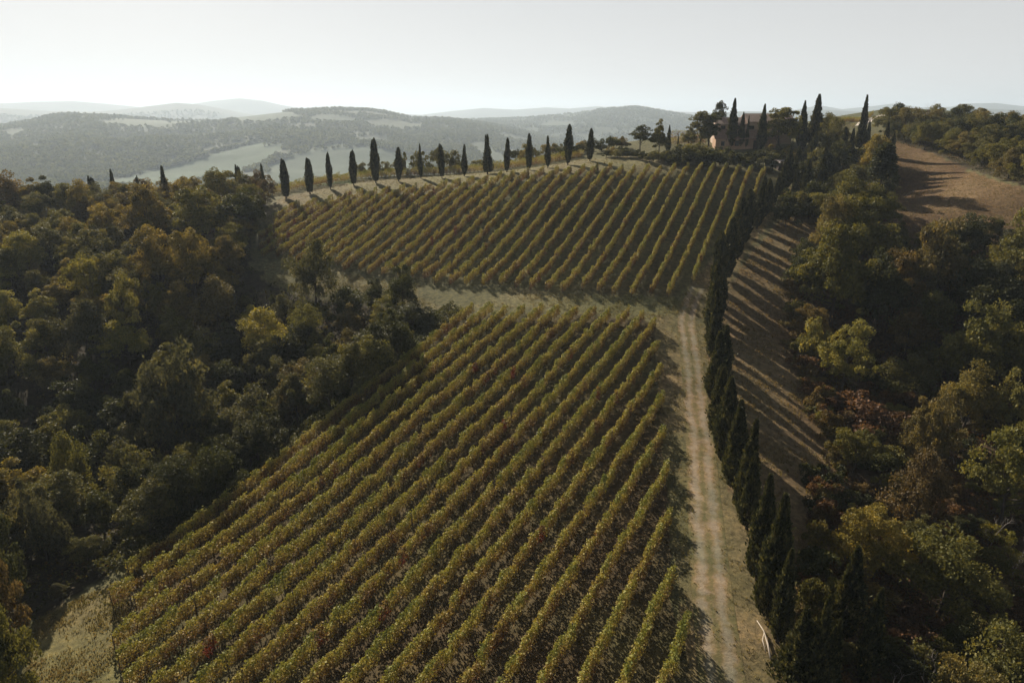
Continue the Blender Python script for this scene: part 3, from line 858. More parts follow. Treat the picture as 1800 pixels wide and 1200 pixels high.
# lane cypresses beside the dirt track: near ones one by one, the rest along the lane
LANE_NEAR = [
 (1330,1020,835,0,1.0,'lane cypress leaning over the slope, beside the long shadow band'),(1350,1090,870,0,1.05,'tall slender lane cypress above the pale fallen branch'),
 (1366,1128,963,1,1.05,'pointed lane cypress directly beside the pale fallen branch'),(1312,930,795,0,1.1,'cone-shaped lane cypress where the track bends'),
 (1395,1215,1068,4,1.6,'ragged bushy lane cypress at the bottom of the track'),(1425,1240,1050,5,1.0,'thin lane cypress between the ragged one and its taller neighbour'),(1447,1245,1090,1,1.0,'blunt lane cypress next to the dry grass patch at the bottom'),
 (1480,1122,962,0,1.25,'broad black cypress standing apart on the slope below the lane'),(1517,1200,1035,0,0.9,'narrow cypress on the slope below its broad black neighbour')]
for px, pb, pt, v, w, lab in LANE_NEAR:
    b = ground(px, pb); place_cypress(b, height_to(b, pt), lab, v, w, 'cypresses along the dirt track')
lane_line = [ground(a, b)[:2] for a, b in [(1300,905),(1282,840),(1268,775),(1260,715),(1256,650),(1254,590),(1258,545),(1270,500),(1292,455),(1318,412),(1345,375),(1372,345),(1400,322)]]
LP, ls = spline(lane_line, 0.25)
q = 0.6; k = 0
pos = []
while q < ls[-1]:
    i = int(np.searchsorted(ls, q)); i = min(i, len(LP) - 1)
    pos.append(LP[i] + np.array([random.uniform(-.5, .5), random.uniform(-.4, .4)])); q += random.uniform(2.9, 4.8)
for i, p in enumerate(pos):
    b = (p[0], p[1], gz(p[0], p[1]))
    place_cypress(b, random.choice([random.uniform(6.5, 8.2), random.uniform(8.6, 11.0)]), f'dark cypress in the close lane row, {ordn(i + 1)} uphill from the track bend', random.choice([0, 0, 1, 3, 5, 5]), random.uniform(1.15, 1.45), 'cypresses along the dirt track', lean=(random.uniform(-.03, .03), random.uniform(-.03, .03)), kinds=random.choice([CYP, CYP, CYP_COL]))
# cypresses around the house
for px, pb, pt, v, w, lab in [
 (1284,262,174,0,1.0,'tall cypress hiding the pale gable corner of the house'),(1301,262,198,0,0.95,'shorter cypress before the house, beside its thin twin'),(1311,262,204,5,0.7,'thin cypress twin standing before the house tiles'),
 (1336,266,184,0,1.0,'cypress in front of the dark house window'),(1405,262,178,0,0.95,'slim cypress at the far wall of the house beside a pale sapling'),(1411,262,202,5,1.0,'low cypress between the two tall ones past the house'),
 (1428,262,167,0,1.25,'tallest thick cypress past the end of the house'),(1510,264,168,5,1.05,'isolated tall cypress below the pale gravel road'),(1521,268,212,1,0.9,'shorter blunt cypress against the isolated tall one'),
 (1174,270,220,3,0.85,'dark cypress beside the shrub tree next to the white car'),(1191,262,236,0,0.55,'tiny thin cypress behind the white car'),
 (1478,290,224,5,1.6,'stout cone cypress among shrubs below the hilltop vineyard'),(1440,345,258,5,1.5,'big dark cone cypress above the top of the lane'),(1415,352,280,0,1.3,'dark cypress at the top of the lane beside the shed'),
 (1550,290,215,5,1.4,'dark cypress beside the golden bush above the brown field'),(1560,306,232,5,1.5,'wide dark cypress at the corner of the brown field'),(1395,352,302,1,1.2,'short cypress below the little shed at the lane top'),
 (1455,300,232,0,1.3,'dark pointed cypress among shrubs past the house end'),(1492,288,226,5,1.3,'dark cypress just before the isolated tall one below the road'),(1386,300,252,1,1.1,'dark cypress between the shed and the house pine'),
 (1425,306,232,0,1.2,'dark cypress in front of the tallest thick one past the house'),(1405,335,282,5,1.2,'cypress on the bank directly behind the shed'),(1465,336,268,0,1.4,'dark cypress in the thicket above the lane top'),(1535,318,246,0,1.4,'dark cypress leaning on the golden-topped bush tree')]:
    b = ground(px, pb); place_cypress(b, height_to(b, pt), lab, v, w, 'cypresses around the house')

# ------------------------------------------------------------------ woods
def put(kind, px, pb, pt, pw, color, label, zone=None, name=None):
    """tree by photograph pixel: foot (px, pb), top row pt, crown width pw pixels"""
    b = ground(px, pb); h = height_to(b, pt)
    depth = b[1] * CP - (b[2] - CZ) * SP
    p = PROTO[kind][0]
    width = (pw * depth / FPX) / (2 * p['R'] * h / p['H'])
    return place_tree(kind, b, h, width, color, label, zone, None, name)

LEFT_SPECIAL = [
 ('round',12,392,300,95,'rust brown','rust and gold broadleaf tree highest at the valley end of the wood'),
 ('tall',62,388,312,50,'tawny','tawny upright tree second along the valley skyline of the wood'),
 ('tall',90,388,308,44,'dark green','dark upright tree standing on the valley skyline of the wood'),
 ('tall',125,392,315,48,'olive green','olive upright tree left of the squat cypress on the skyline'),
 ('round',150,400,318,60,'tawny','tawny tree directly before the squat three-tipped cypress'),
 ('loose',390,370,285,62,'olive green','open-branched olive tree rising beside the ridge end'),
 ('round',440,356,300,50,'olive green','round olive tree between dark cypresses at the ridge'),
 ('round',265,430,322,85,'golden','golden spreading tree under the stout cypress in the wood'),
 ('round',360,430,330,95,'olive green','wide olive tree in the wood below the open-branched tree'),
 ('round',425,410,330,85,'dark green','dark round tree shading the corner of the upper vineyard'),
 ('loose',165,560,430,70,'yellow green','yellow-green feathery tree in the middle of the wood'),
 ('loose',225,600,478,72,'yellow green','wispy yellow sapling with upright branches in the wood'),
 ('round',285,520,400,80,'golden','golden tree beside its twin in the middle of the wood'),
 ('round',345,520,405,80,'golden','golden-topped tree just in from the upper vineyard'),
 ('tall',405,505,405,56,'tawny','tawny tree facing the lowest corner of the upper vineyard'),
 ('round',325,830,598,140,'grey green','large grey-green rounded tree, the biggest in the wood'),
 ('draped',474,652,550,105,'bright yellow','bright yellow-green creeper-draped tree at the wood edge'),
 ('draped',556,535,427,75,'grey green','tall creeper-draped dark column at the end of the wood'),
 ('draped',545,640,540,70,'olive green','olive creeper-draped tree next to the bright yellow-green one'),
 ('draped',708,548,466,64,'dark green','dark draped tree standing out on the grass strip'),
 ('draped',660,545,490,45,'dark green','small dark draped bush beside the dark tree on the grass strip'),
 ('draped',615,575,507,80,'dark green','dark mound of creeper below the grass strip'),
 ('draped',655,640,585,100,'grey green','pale grey bramble mound against the lower vineyard'),
 ('draped',728,578,534,75,'dark green','dark bramble mound beside the topmost vine row'),
 ('draped',240,915,785,100,'grey green','pale twiggy draped tree over the dark gap by the vines'),
 ('draped',138,905,770,85,'olive green','olive draped tree next to the pale twiggy one'),
 ('draped',85,985,845,80,'grey green','grey twiggy tree near the grass clearing'),
 ('round',18,1110,915,95,'dark green','dark glossy tree beside the grass clearing'),
 ('round',10,1180,985,95,'rust brown','rusty-leaved tree beside the grass clearing'),
 ('round',20,1290,1070,120,'olive green','leafy tree at the bottom corner of the grass clearing'),
]
placed = []
for kind, px, pb, pt, pw, colr, lab in LEFT_SPECIAL:
    o = put(kind, px, pb, pt, pw, colr, lab.replace('left of', 'beside')); placed.append((o.location.x, o.location.y, o['_r']))

def scatter(poly, rad, tries, avoid, edge=None):
    xs = [p[0] for p in poly]; ys = [p[1] for p in poly]
    pts = []
    for _ in range(tries):
        x = random.uniform(min(xs), max(xs)); y = random.uniform(min(ys), max(ys))
        if not inside(np.array([x]), np.array([y]), poly)[0]: continue
        if edge and edge(x, y): continue
        r = rad(x, y) if callable(rad) else rad
        if any((x - a) ** 2 + (y - b) ** 2 < (r * 0.5 + c * 0.62) ** 2 for a, b, c in avoid): continue
        if any((x - a) ** 2 + (y - b) ** 2 < r * r for a, b in pts): continue
        pts.append((x, y))
    return pts

def visible(x, y, z, m=110, h=6.5):
    """in the frame and not hidden behind a rise of the ground"""
    px, py = project(np.array(x), np.array(y), np.array(z + h * 0.6))
    if not (-m < float(px) < 1800 + m and float(py) < 1200 + m * 1.5): return False
    q = np.linspace(0.25, 0.97, 40)
    return bool(np.all(CZ + (z + h - CZ) * q > ground_z(x * q, y * q)))

def near_rows(x, y):
    # keep the crowns off the vines
    p = np.array([x, y]) - g0
    return np.dot(p, nl_) > -6.0 and np.dot(p, dl) > -3
_sx, _sy = math.sin(SUN_AZ), math.cos(SUN_AZ)
def shade_cap(x, y):
    """tallest tree that leaves the grass clearing in the sun"""
    for d in np.arange(1.0, 15.0, 1.0):
        if inside(np.array([x - _sx * d]), np.array([y - _sy * d]), LEFT_GRASS)[0]: return max(1.8, d * 0.5)
    return 99.0
_bright = [ground(478, 652)[:2], ground(165, 560)[:2], ground(345, 520)[:2]]
def sun_cap(x, y):
    """tallest tree that leaves the bright trees in the sun"""
    for b in _bright:
        dx, dy = x - b[0], y - b[1]; a = dx * _sx + dy * _sy; c = abs(dx * _sy - dy * _sx)
        if 1 < a < 14 and c < 3.2: return 2.6 + 0.42 * a
    return 99.0
for q in np.arange(6.0, np.linalg.norm(g1 - g0) - 9, 3.6):   # the wood's edge along the first row
    x, y = g0 + dl * (q + random.uniform(-.8, .8)) - nl_ * random.uniform(3.2, 6.2)
    if any((x - a) ** 2 + (y - b) ** 2 < (c * 0.5 + 1.2) ** 2 for a, b, c in placed): continue
    bx, by = project(np.array(x), np.array(y), np.array(gz(x, y)))
    if 405 < bx < 560 and 630 < by < 790: continue        # the bright tree stands clear here
    place_tree(random.choice(['draped', 'round', 'draped']), (x, y, gz(x, y)), min(random.uniform(5.0, 7.4) if q < 46 else random.uniform(2.6, 4.2), shade_cap(x, y)), random.uniform(0.9, 1.2), random.choice(['olive green', 'dark green', 'dark green', 'grey green']), None, 'on the wood edge along the first vine row', 'trees of the vineyard wood')
    placed.append((x, y, 2.2))
for q in np.arange(1.0, np.linalg.norm(g1 - g0) - 8, 4.2):
    x, y = g0 + dl * (q + random.uniform(-.8, .8)) - nl_ * random.uniform(8.0, 11.0)
    if any((x - a) ** 2 + (y - b) ** 2 < (c * 0.5 + 1.5) ** 2 for a, b, c in placed): continue
    place_tree(random.choice(['tall', 'round', 'loose']), (x, y, gz(x, y)), min(random.uniform(7.0, 9.6), shade_cap(x, y), sun_cap(x, y)), random.uniform(0.8, 1.0), random.choice(['olive green', 'dark green', 'tawny', 'grey green']), None, 'one rank behind the wood edge by the vines', 'trees of the vineyard wood')
    placed.append((x, y, 2.6))
lw = scatter(LEFT_WOOD, 4.5, 6000, placed, near_rows)
for x, y in lw:
    z = gz(x, y)
    if not visible(x, y, z): continue
    px, py = project(np.array(x), np.array(y), np.array(z + 6.0))
    f = float(py)
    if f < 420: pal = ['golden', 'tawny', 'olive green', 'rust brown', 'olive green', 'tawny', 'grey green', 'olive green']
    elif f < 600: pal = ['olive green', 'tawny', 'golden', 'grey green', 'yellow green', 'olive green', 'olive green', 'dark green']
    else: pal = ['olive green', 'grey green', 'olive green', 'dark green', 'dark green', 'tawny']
    kind = random.choice(['round', 'round', 'tall', 'tall', 'loose', 'round', 'draped'])
    h = random.uniform(6.0, 9.2) if f > 400 else random.uniform(5.5, 8.2)
    h = min(h, shade_cap(x, y) * random.uniform(1, 1.3), sun_cap(x, y))
    bx, by = project(np.array(x), np.array(y), np.array(z)); bx, by = float(bx), float(by)
    if 430 < bx < 730 and 465 < by < 650:          # keep the grass strip beyond the wood in view
        h = min(h, float(height_to((x, y, z), 520)))
        if h < 1.6: continue
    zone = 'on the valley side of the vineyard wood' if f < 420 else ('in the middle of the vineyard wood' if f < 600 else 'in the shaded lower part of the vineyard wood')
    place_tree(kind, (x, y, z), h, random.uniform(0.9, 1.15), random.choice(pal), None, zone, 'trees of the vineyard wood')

RIGHT_SPECIAL = [
 ('round',1458,575,392,125,'olive green','large olive tree at the top of the grassy slope'),
 ('round',1535,590,440,100,'dark green','dark tree behind the large olive one on the slope'),
 ('round',1635,560,386,110,'tawny','tawny rounded tree below the brown field'),
 ('round',1565,560,440,90,'rust brown','rusty tree between the olive tree and the rounded one'),
 ('round',1790,520,362,120,'olive green','wide olive tree at the lower corner of the brown field'),
 ('round',1720,600,455,130,'dark green','dark spreading tree under the wide olive one'),
 ('round',1700,700,530,120,'olive green','olive tree with golden edges deep in the gully wood'),
 ('round',1790,700,540,120,'olive green','leafy olive tree at the frame-side end of the gully'),
 ('loose',1478,690,560,95,'yellow green','yellow-green sapling tree at the foot of the grassy slope'),
 ('shrub',1425,640,560,60,'yellow green','yellow-green bush touching the striped grass slope',),
 ('round',1690,770,640,110,'tawny','brownish tree with a yellow crest in the gully'),
 ('loose',1775,790,630,80,'yellow green','thin yellow-green tree against the dark gully'),
 ('loose',1755,930,725,130,'olive green','big leafy olive tree over bare pale branches'),
 ('round',1625,830,690,85,'tawny','tawny tree above the bare pale branches'),
 ('shrub',1520,760,700,120,'dull red','dull red thicket below the yellow-green sapling'),
 ('draped',1605,930,795,110,'rust brown','rust brown shrubby tree in the middle of the gully'),
 ('loose',1500,830,745,70,'olive green','small olive tree at the lower edge of the slope'),
 ('round',1515,1010,895,120,'golden','golden bush tree behind the broad black cypress'),
 ('draped',1650,1080,940,150,'olive green','wide overgrown tree in the lower gully'),
 ('shrub',1590,1130,1080,90,'dull red','dull red bush beside the narrow lower cypress'),
 ('shrub',1470,1075,1015,60,'olive green','small olive bush uphill of the broad black cypress'),
 ('draped',1750,1260,1110,140,'olive green','leafy olive tree at the lowest corner of the gully'),
 ('loose',1690,1300,1150,110,'tawny','tawny tree beside the bare dead trees'),
 ('round',1500,420,300,95,'olive green','bushy olive tree above the striped shadows'),
 ('round',1528,345,238,62,'golden','golden-topped bush tree beside the dark field cypresses'),
 ('round',1500,480,345,110,'olive green','broad dark-sided tree above the long shadows on the field'),
 ('round',1455,470,345,70,'tawny','tawny thicket tree behind the upper lane cypresses'),
 ('conifer',1540,370,245,62,'dark green','dark conifer at the brown field edge'),
 ('round',1450,300,208,55,'olive green','olive tree below the hilltop vineyard rows'),
 ('round',1470,330,250,50,'dark green','dark tree between the lane top and the gravel road'),
 ('conifer',1445,330,262,40,'dark green','small conifer below the tallest house cypress'),
 ('tall',1392,265,195,26,'yellow green','pale yellow sapling beside the house end wall'),
]
placed_r = []
for kind, px, pb, pt, pw, colr, lab in RIGHT_SPECIAL:
    o = put(kind, px, pb, pt, pw, colr, lab); placed_r.append((o.location.x, o.location.y, o['_r']))
def upper_gully(x, y):
    px, py = project(np.array(x), np.array(y), np.array(gz(x, y)))
    return bool(inside(np.array([float(px)]), np.array([float(py)]), [(1380,520),(1400,640),(1440,760),(1480,900),(1490,1050),(1540,1190),(1560,1420),(1300,1420),(1200,400)])[0])
rw = scatter(RIGHT_WOOD, 4.8, 2600, placed_r, upper_gully)
for x, y in rw:
    z = gz(x, y)
    if not visible(x, y, z): continue
    px, py = project(np.array(x), np.array(y), np.array(z)); px, py = float(px), float(py)
    if px < 1600 and py > 640: continue
    kind = random.choice(['round', 'draped', 'tall', 'loose', 'round']) if py < 760 else random.choice(['draped', 'loose', 'draped'])
    zone = 'in the upper gully wood below the brown field' if py < 700 else 'in the lower gully wood'
    place_tree(kind, (x, y, z), random.uniform(5.2, 8.8) if py < 760 else random.uniform(2.8, 5.2), random.uniform(0.95, 1.2), random.choice(['olive green', 'olive green', 'dark green', 'tawny', 'rust brown', 'grey green', 'dark green']), None, zone, 'trees of the gully wood')
    placed_r.append((x, y, 2.6))
sh = scatter(RIGHT_WOOD, 2.2, 5200, [(a, b, c * 0.75) for a, b, c in placed_r])
n_sh = 0
for x, y in sh:
    z = gz(x, y)
    if not visible(x, y, z, 20) or n_sh > 210: continue
    px, py = project(np.array(x), np.array(y), np.array(z)); px, py = float(px), float(py)
    n_sh += 1
    zone = 'on the gully slope below the lane' if py < 800 else ('in the lower gully thicket' if px < 1620 else 'under the gully trees')
    place_tree('shrub', (x, y, z), random.uniform(1.0, 2.8), random.uniform(0.9, 1.5), random.choice(['rust brown', 'dull red', 'tawny', 'olive green', 'olive green', 'dull red', 'rust brown', 'yellow green', 'dark green']), None, zone, 'shrubs of the gully')
hw = scatter(HILL_WOOD, 4.4, 1500, [])
for x, y in hw:
    z = gz(x, y)
    if not visible(x, y, z): continue
    place_tree(random.choice(['round', 'draped', 'draped', 'loose']), (x, y, z), random.uniform(5.5, 9.0), random.uniform(1.0, 1.3), random.choice(['olive green', 'tawny', 'olive green', 'dark green', 'olive green', 'dark green', 'tawny']), None, 'in the wood above the brown field', 'trees above the brown field')

# hedge bank and shrubs at the hilltop
HILL_SHRUBS = [
 ('umbrella',1125,272,220,44,'dark green','lone flat-topped pine at the shrubby end of the ridge'),
 ('tall',1157,276,211,36,'olive green','upright olive tree beside the dark cypress near the car'),
 ('pine',1228,266,189,52,'olive green','bushy pine nearest the pale house gable'),
 ('pine',1245,264,196,44,'dark green','dark pine close against the house gable'),
 ('umbrella',1260,250,178,32,'dark green','tall thin pine behind the house corner'),
 ('pine',1368,266,182,66,'olive green','dark pine covering the middle of the house front'),
 ('round',1210,262,222,26,'olive green','small olive tree behind the bushy pine by the car'),
 ('round',1448,262,200,50,'olive green','leafy olive tree past the tallest house cypress'),
 ('round',1470,270,214,44,'tawny','tawny tree below the hilltop vines past the house'),
]
for k_, px, pb, pt, pw, colr, lab in HILL_SHRUBS: put(k_, px, pb, pt, pw, colr, lab)
def shrub_run(n, line, hpx, wpx, cols, zone, jit=4, kinds=('shrub',)):
    line = np.array(line, float)
    for k in range(n):
        q = (k + random.uniform(.2, .8)) / n * (len(line) - 1); i = min(len(line) - 2, int(q)); w = q - i
        px, py = line[i] * (1 - w) + line[i + 1] * w
        py += random.uniform(-jit, jit)
        o = put(random.choice(kinds), px, py, py - random.uniform(*hpx), random.uniform(*wpx), random.choice(cols), None, zone, 'shrub')
        o['group'] = 'shrubs of the gully' if 'slope' in zone else 'shrubs of the hilltop'
shrub_run(16, [(1060,275),(1110,279),(1160,286),(1200,290)], (12, 20), (18, 28), ['olive green', 'dark green', 'tawny'], 'in the hedge bank between the ridge and the car', 3)
shrub_run(20, [(1190,284),(1230,290),(1290,296),(1360,302)], (22, 36), (28, 46), ['dark green', 'dark green', 'olive green'], 'on the dark bank below the house', 6)
shrub_run(10, [(1345,285),(1400,280),(1440,285)], (18, 32), (26, 44), ['olive green', 'tawny', 'grey green'], 'between the house and the shed', 8)
shrub_run(14, [(1400,330),(1450,320),(1500,310),(1550,300)], (30, 60), (36, 60), ['olive green', 'tawny', 'dark green', 'grey green'], 'in the thicket above the lane top', 14)
shrub_run(16, [(900,285),(960,278),(1030,268),(1100,262)], (12, 26), (18, 34), ['olive green', 'dark green', 'tawny', 'grey green'], 'behind the ridge cypresses near the lone pine', 5)
shrub_run(8, [(625,305),(690,300),(760,295),(860,292)], (14, 34), (22, 34), ['grey green', 'olive green'], 'on the valley slope behind the ridge vines', 4)
shrub_run(8, [(1580,222),(1660,222),(1750,228)], (14, 26), (30, 50), ['olive green', 'tawny'], 'along the skyline above the brown field', 3)
shrub_run(14, [(1375,400),(1420,370),(1460,380),(1480,430)], (34, 60), (40, 60), ['dark green', 'olive green', 'dark green'], 'in the dark hollow behind the upper lane', 18)

print('TREES', len(lw), len(rw), len(hw), n_sh, len(PENDING))
# low leafy cover under the trees
EDGE_BELT = [tuple(g0 + dl * a - nl_ * b) for a, b in [(-1, 1.2), (30, 1.0), (61, 1.0), (64, 6), (55, 9), (25, 10), (0, 8)]]  # belt of dark leaves put in to blacken the shaded strip by the vines
def undergrowth():
    Vs = []; Fs = []; Ts = []; o = 0
    for poly, n, base, hi in [(LEFT_WOOD, 90000, .35, 1.3), (RIGHT_WOOD, 110000, .62, 1.1), (HILL_WOOD, 24000, .45, 1.6), (EDGE_BELT, 34000, .2, 2.4)]:
        xs = [p[0] for p in poly]; ys = [p[1] for p in poly]
        x = rng.uniform(min(xs), max(xs), n * 3); y = rng.uniform(min(ys), max(ys), n * 3)
        a, b = project(x, y, ground_z(x, y)); m = inside(x, y, poly) & (a > -400) & (a < 2200) & (b < 1400) & (y > 30)
        m &= fbm(x / 3.5, y / 3.5, 131, 3) > -0.25
        x, y = x[m][:n], y[m][:n]
        hm = np.clip(0.35 + 0.75 * fbm(x / 4.0, y / 4.0, 137, 3), 0.1, 1) * hi
        c = np.stack([x, y, ground_z(x, y) + hm * rng.uniform(0.1, 1, len(x)) ** .6], -1)
        V, F = leaf_quads(c, 0.27 * rng.uniform(.6, 1.4, len(x)), .7, .1)
        Vs.append(V); Fs.append(F + o); o += len(V); Ts.append(np.clip(base + 0.3 * fbm(x / 7, y / 7, 141, 2) + rng.normal(0, .15, len(x)), 0, 1))
    mt = leaf_material('undergrowth_leaves', [(0, (0.04, 0.05, 0.02)), (0.45, (0.085, 0.08, 0.03)), (.75, (0.13, 0.075, 0.03)), (1, (0.12, 0.045, 0.025))], transl=.3, objcol=False)
    ob = link('undergrowth', mesh_np('undergrowth', np.concatenate(Vs), np.concatenate(Fs), [mt], face_attr={'tint': np.concatenate(Ts)}))
    tag(ob, 'low leafy undergrowth and brambles beneath the woods', 'undergrowth', kind='stuff')
undergrowth()
shrub_run(26, [(1440,850),(1450,930),(1425,1010),(1420,1090),(1440,1170)], (18, 60), (34, 70), ['rust brown', 'olive green', 'tawny', 'dull red', 'dark green'], 'at the slope foot by the lower cypresses', 22)
shrub_run(26, [(1395,520),(1402,620),(1440,740),(1480,840)], (16, 44), (30, 56), ['rust brown', 'olive green', 'tawny', 'dull red'], 'along the lower edge of the striped slope', 16)
# labels for the scattered ones: kind, colour and an order that runs from the valley side towards the track or the field
groups = {}
for root, kind, color, zone in PENDING:
    groups.setdefault((zone, color, kind, root.name.split('.')[0]), []).append(root)
for (zone, color, kind, nm), lst in groups.items():
    def pxk(o):
        a, b = project(np.array(o.location.x), np.array(o.location.y), np.array(o.location.z)); return float(a)
    lst.sort(key=pxk)
    word = {'shrub': 'shrub', 'overgrown_bush': 'bush', 'pine_tree': 'pine', 'conifer_tree': 'conifer'}.get(nm, 'tree')
    sw = SHAPE_WORD[kind]
    for i, o in enumerate(lst):
        if len(lst) == 1: o['label'] = f'only {sw} {color} {word} {zone}'
        else: o['label'] = f'{ordn(i + 1)} {sw} {color} {word} {zone}'
for o in C.objects:
    if '_r' in o: del o['_r']

# bare trees and the fallen branch
def bare_tree_mesh(name, H, seed, mat, spread=0.9, depth=4):
    r = random.Random(seed); b = MB()
    def grow(p, d, L, rad, lv):
        pts = [p]; q = np.array(p, float); dd = np.array(d, float)
        for k in range(3):
            dd = dd + np.array([r.uniform(-1, 1), r.uniform(-1, 1), r.uniform(-.4, .7)]) * 0.22; dd /= np.linalg.norm(dd)
            q = q + dd * L / 3; pts.append(q.copy())
        b.tube(pts, [rad, rad * .82, rad * .66, rad * .5], 5 if lv > 1 else 6)
        if lv >= depth: return
        for k in range(r.randint(2, 4)):
            j = r.randint(1, 3); nd = dd + np.array([r.uniform(-1, 1), r.uniform(-1, 1), r.uniform(-.3, .6)]) * spread; nd /= np.linalg.norm(nd)
            grow(pts[j], nd, L * r.uniform(.5, .8), rad * .5, lv + 1)
    grow(np.array([0, 0, -0.3]), np.array([r.uniform(-.2, .2), r.uniform(-.2, .2), 1.0]), H * .45, H * .018, 0)
    return b.mesh(name, [mat], True)
for px, pb, pt, lab, mt, sd in [(1622,1215,1115,'bare grey dead tree among red scrub at the bottom',M_DEAD,3),(1560,1215,1150,'low bare twiggy shrub beside the narrow lower cypress',M_DEAD,5),(1710,1215,1160,'bare forked stem at the lower gully edge',M_DEAD,9),
        (1685,760,705,'pale bare branch above the big leafy olive tree',M_LOG,12),(1678,815,768,'whitish bare branch beside the big leafy olive tree',M_LOG,14),(1740,960,890,'grey dead tree standing under the gully trees',M_DEAD,17),(1622,240,182,'thin bare tree on the skyline above the brown field',M_DEAD,21),(1780,1010,940,'tangled bare bush at the gully edge',M_DEAD,25)]:
    b = ground(px, pb); h = height_to(b, pt)
    o = link('bare_tree', bare_tree_mesh('bare_tree', h, sd, mt)); o.location = b; o.rotation_euler = (0, 0, sd)
    tag(o, lab, 'bare tree')
def fallen_branch():
    b = MB(); p = [ground(a, c) for a, c in [(1330,1094),(1342,1112),(1349,1135),(1354,1160)]]
    p = [q + np.array([0, 0, 0.22]) for q in p]
    b.tube(p, [0.03, 0.055, 0.08, 0.09], 7)
    p2 = [ground(a, c) + np.array([0, 0, 0.2]) for a, c in [(1343,1114),(1340,1128),(1346,1150)]]
    b.tube(p2, [0.03, 0.05, 0.03], 6)
    o0 = p[0]; b.v = [tuple(np.array(v) - o0) for v in b.v]
    o = link('fallen_branch', b.mesh('fallen_branch', [M_LOG], True)); o.location = o0
    tag(o, 'pale barkless fallen branch lying along the track edge under cypresses', 'branch')
fallen_branch()

# ------------------------------------------------------------------ the house, shed and car on the hilltop
def tile_material():
    m, nt, out = new_mat('roof_tiles')
    tc = N(nt, 'ShaderNodeTexCoord')
    w = N(nt, 'ShaderNodeTexWave'); w.inputs['Scale'].default_value = 2.6; w.inputs['Distortion'].default_value = 0.6; w.bands_direction = 'X'
    nt.links.new(tc.outputs['Object'], w.inputs['Vector'])
    nz = N(nt, 'ShaderNodeTexNoise'); nz.inputs['Scale'].default_value = 2.5; nz.inputs['Detail'].default_value = 5
    nt.links.new(tc.outputs['Object'], nz.inputs['Vector'])
    c = ramp(nt, nz.outputs['Fac'], [(0.3, (0.3, 0.18, 0.13)), (0.7, (0.5, 0.34, 0.26))])
    b = N(nt, 'ShaderNodeBsdfPrincipled'); b.inputs['Roughness'].default_value = 0.85
    bp = N(nt, 'ShaderNodeBump'); bp.inputs['Distance'].default_value = 0.08; nt.links.new(w.outputs['Fac'], bp.inputs['Height'])
    nt.links.new(c, b.inputs['Base Color']); nt.links.new(bp.outputs[0], b.inputs['Normal']); nt.links.new(b.outputs[0], out.inputs['Surface'])
    return m
M_TILE = tile_material()
M_WALL = plain_material('plaster', (0.56, 0.43, 0.34), 0.9, 0.12, 1.2)
M_WALL2 = plain_material('ochre_plaster', (0.46, 0.3, 0.2), 0.9, 0.15, 1.2)
M_DARK = plain_material('window_glass', (0.02, 0.022, 0.025), 0.15, 0.1, 1.0, spec=0.5)
M_FRAME = plain_material('dark_wood', (0.06, 0.04, 0.03), 0.6, 0.2, 6)
M_STONE = plain_material('chimney_brick', (0.3, 0.19, 0.14), 0.9, 0.25, 5)

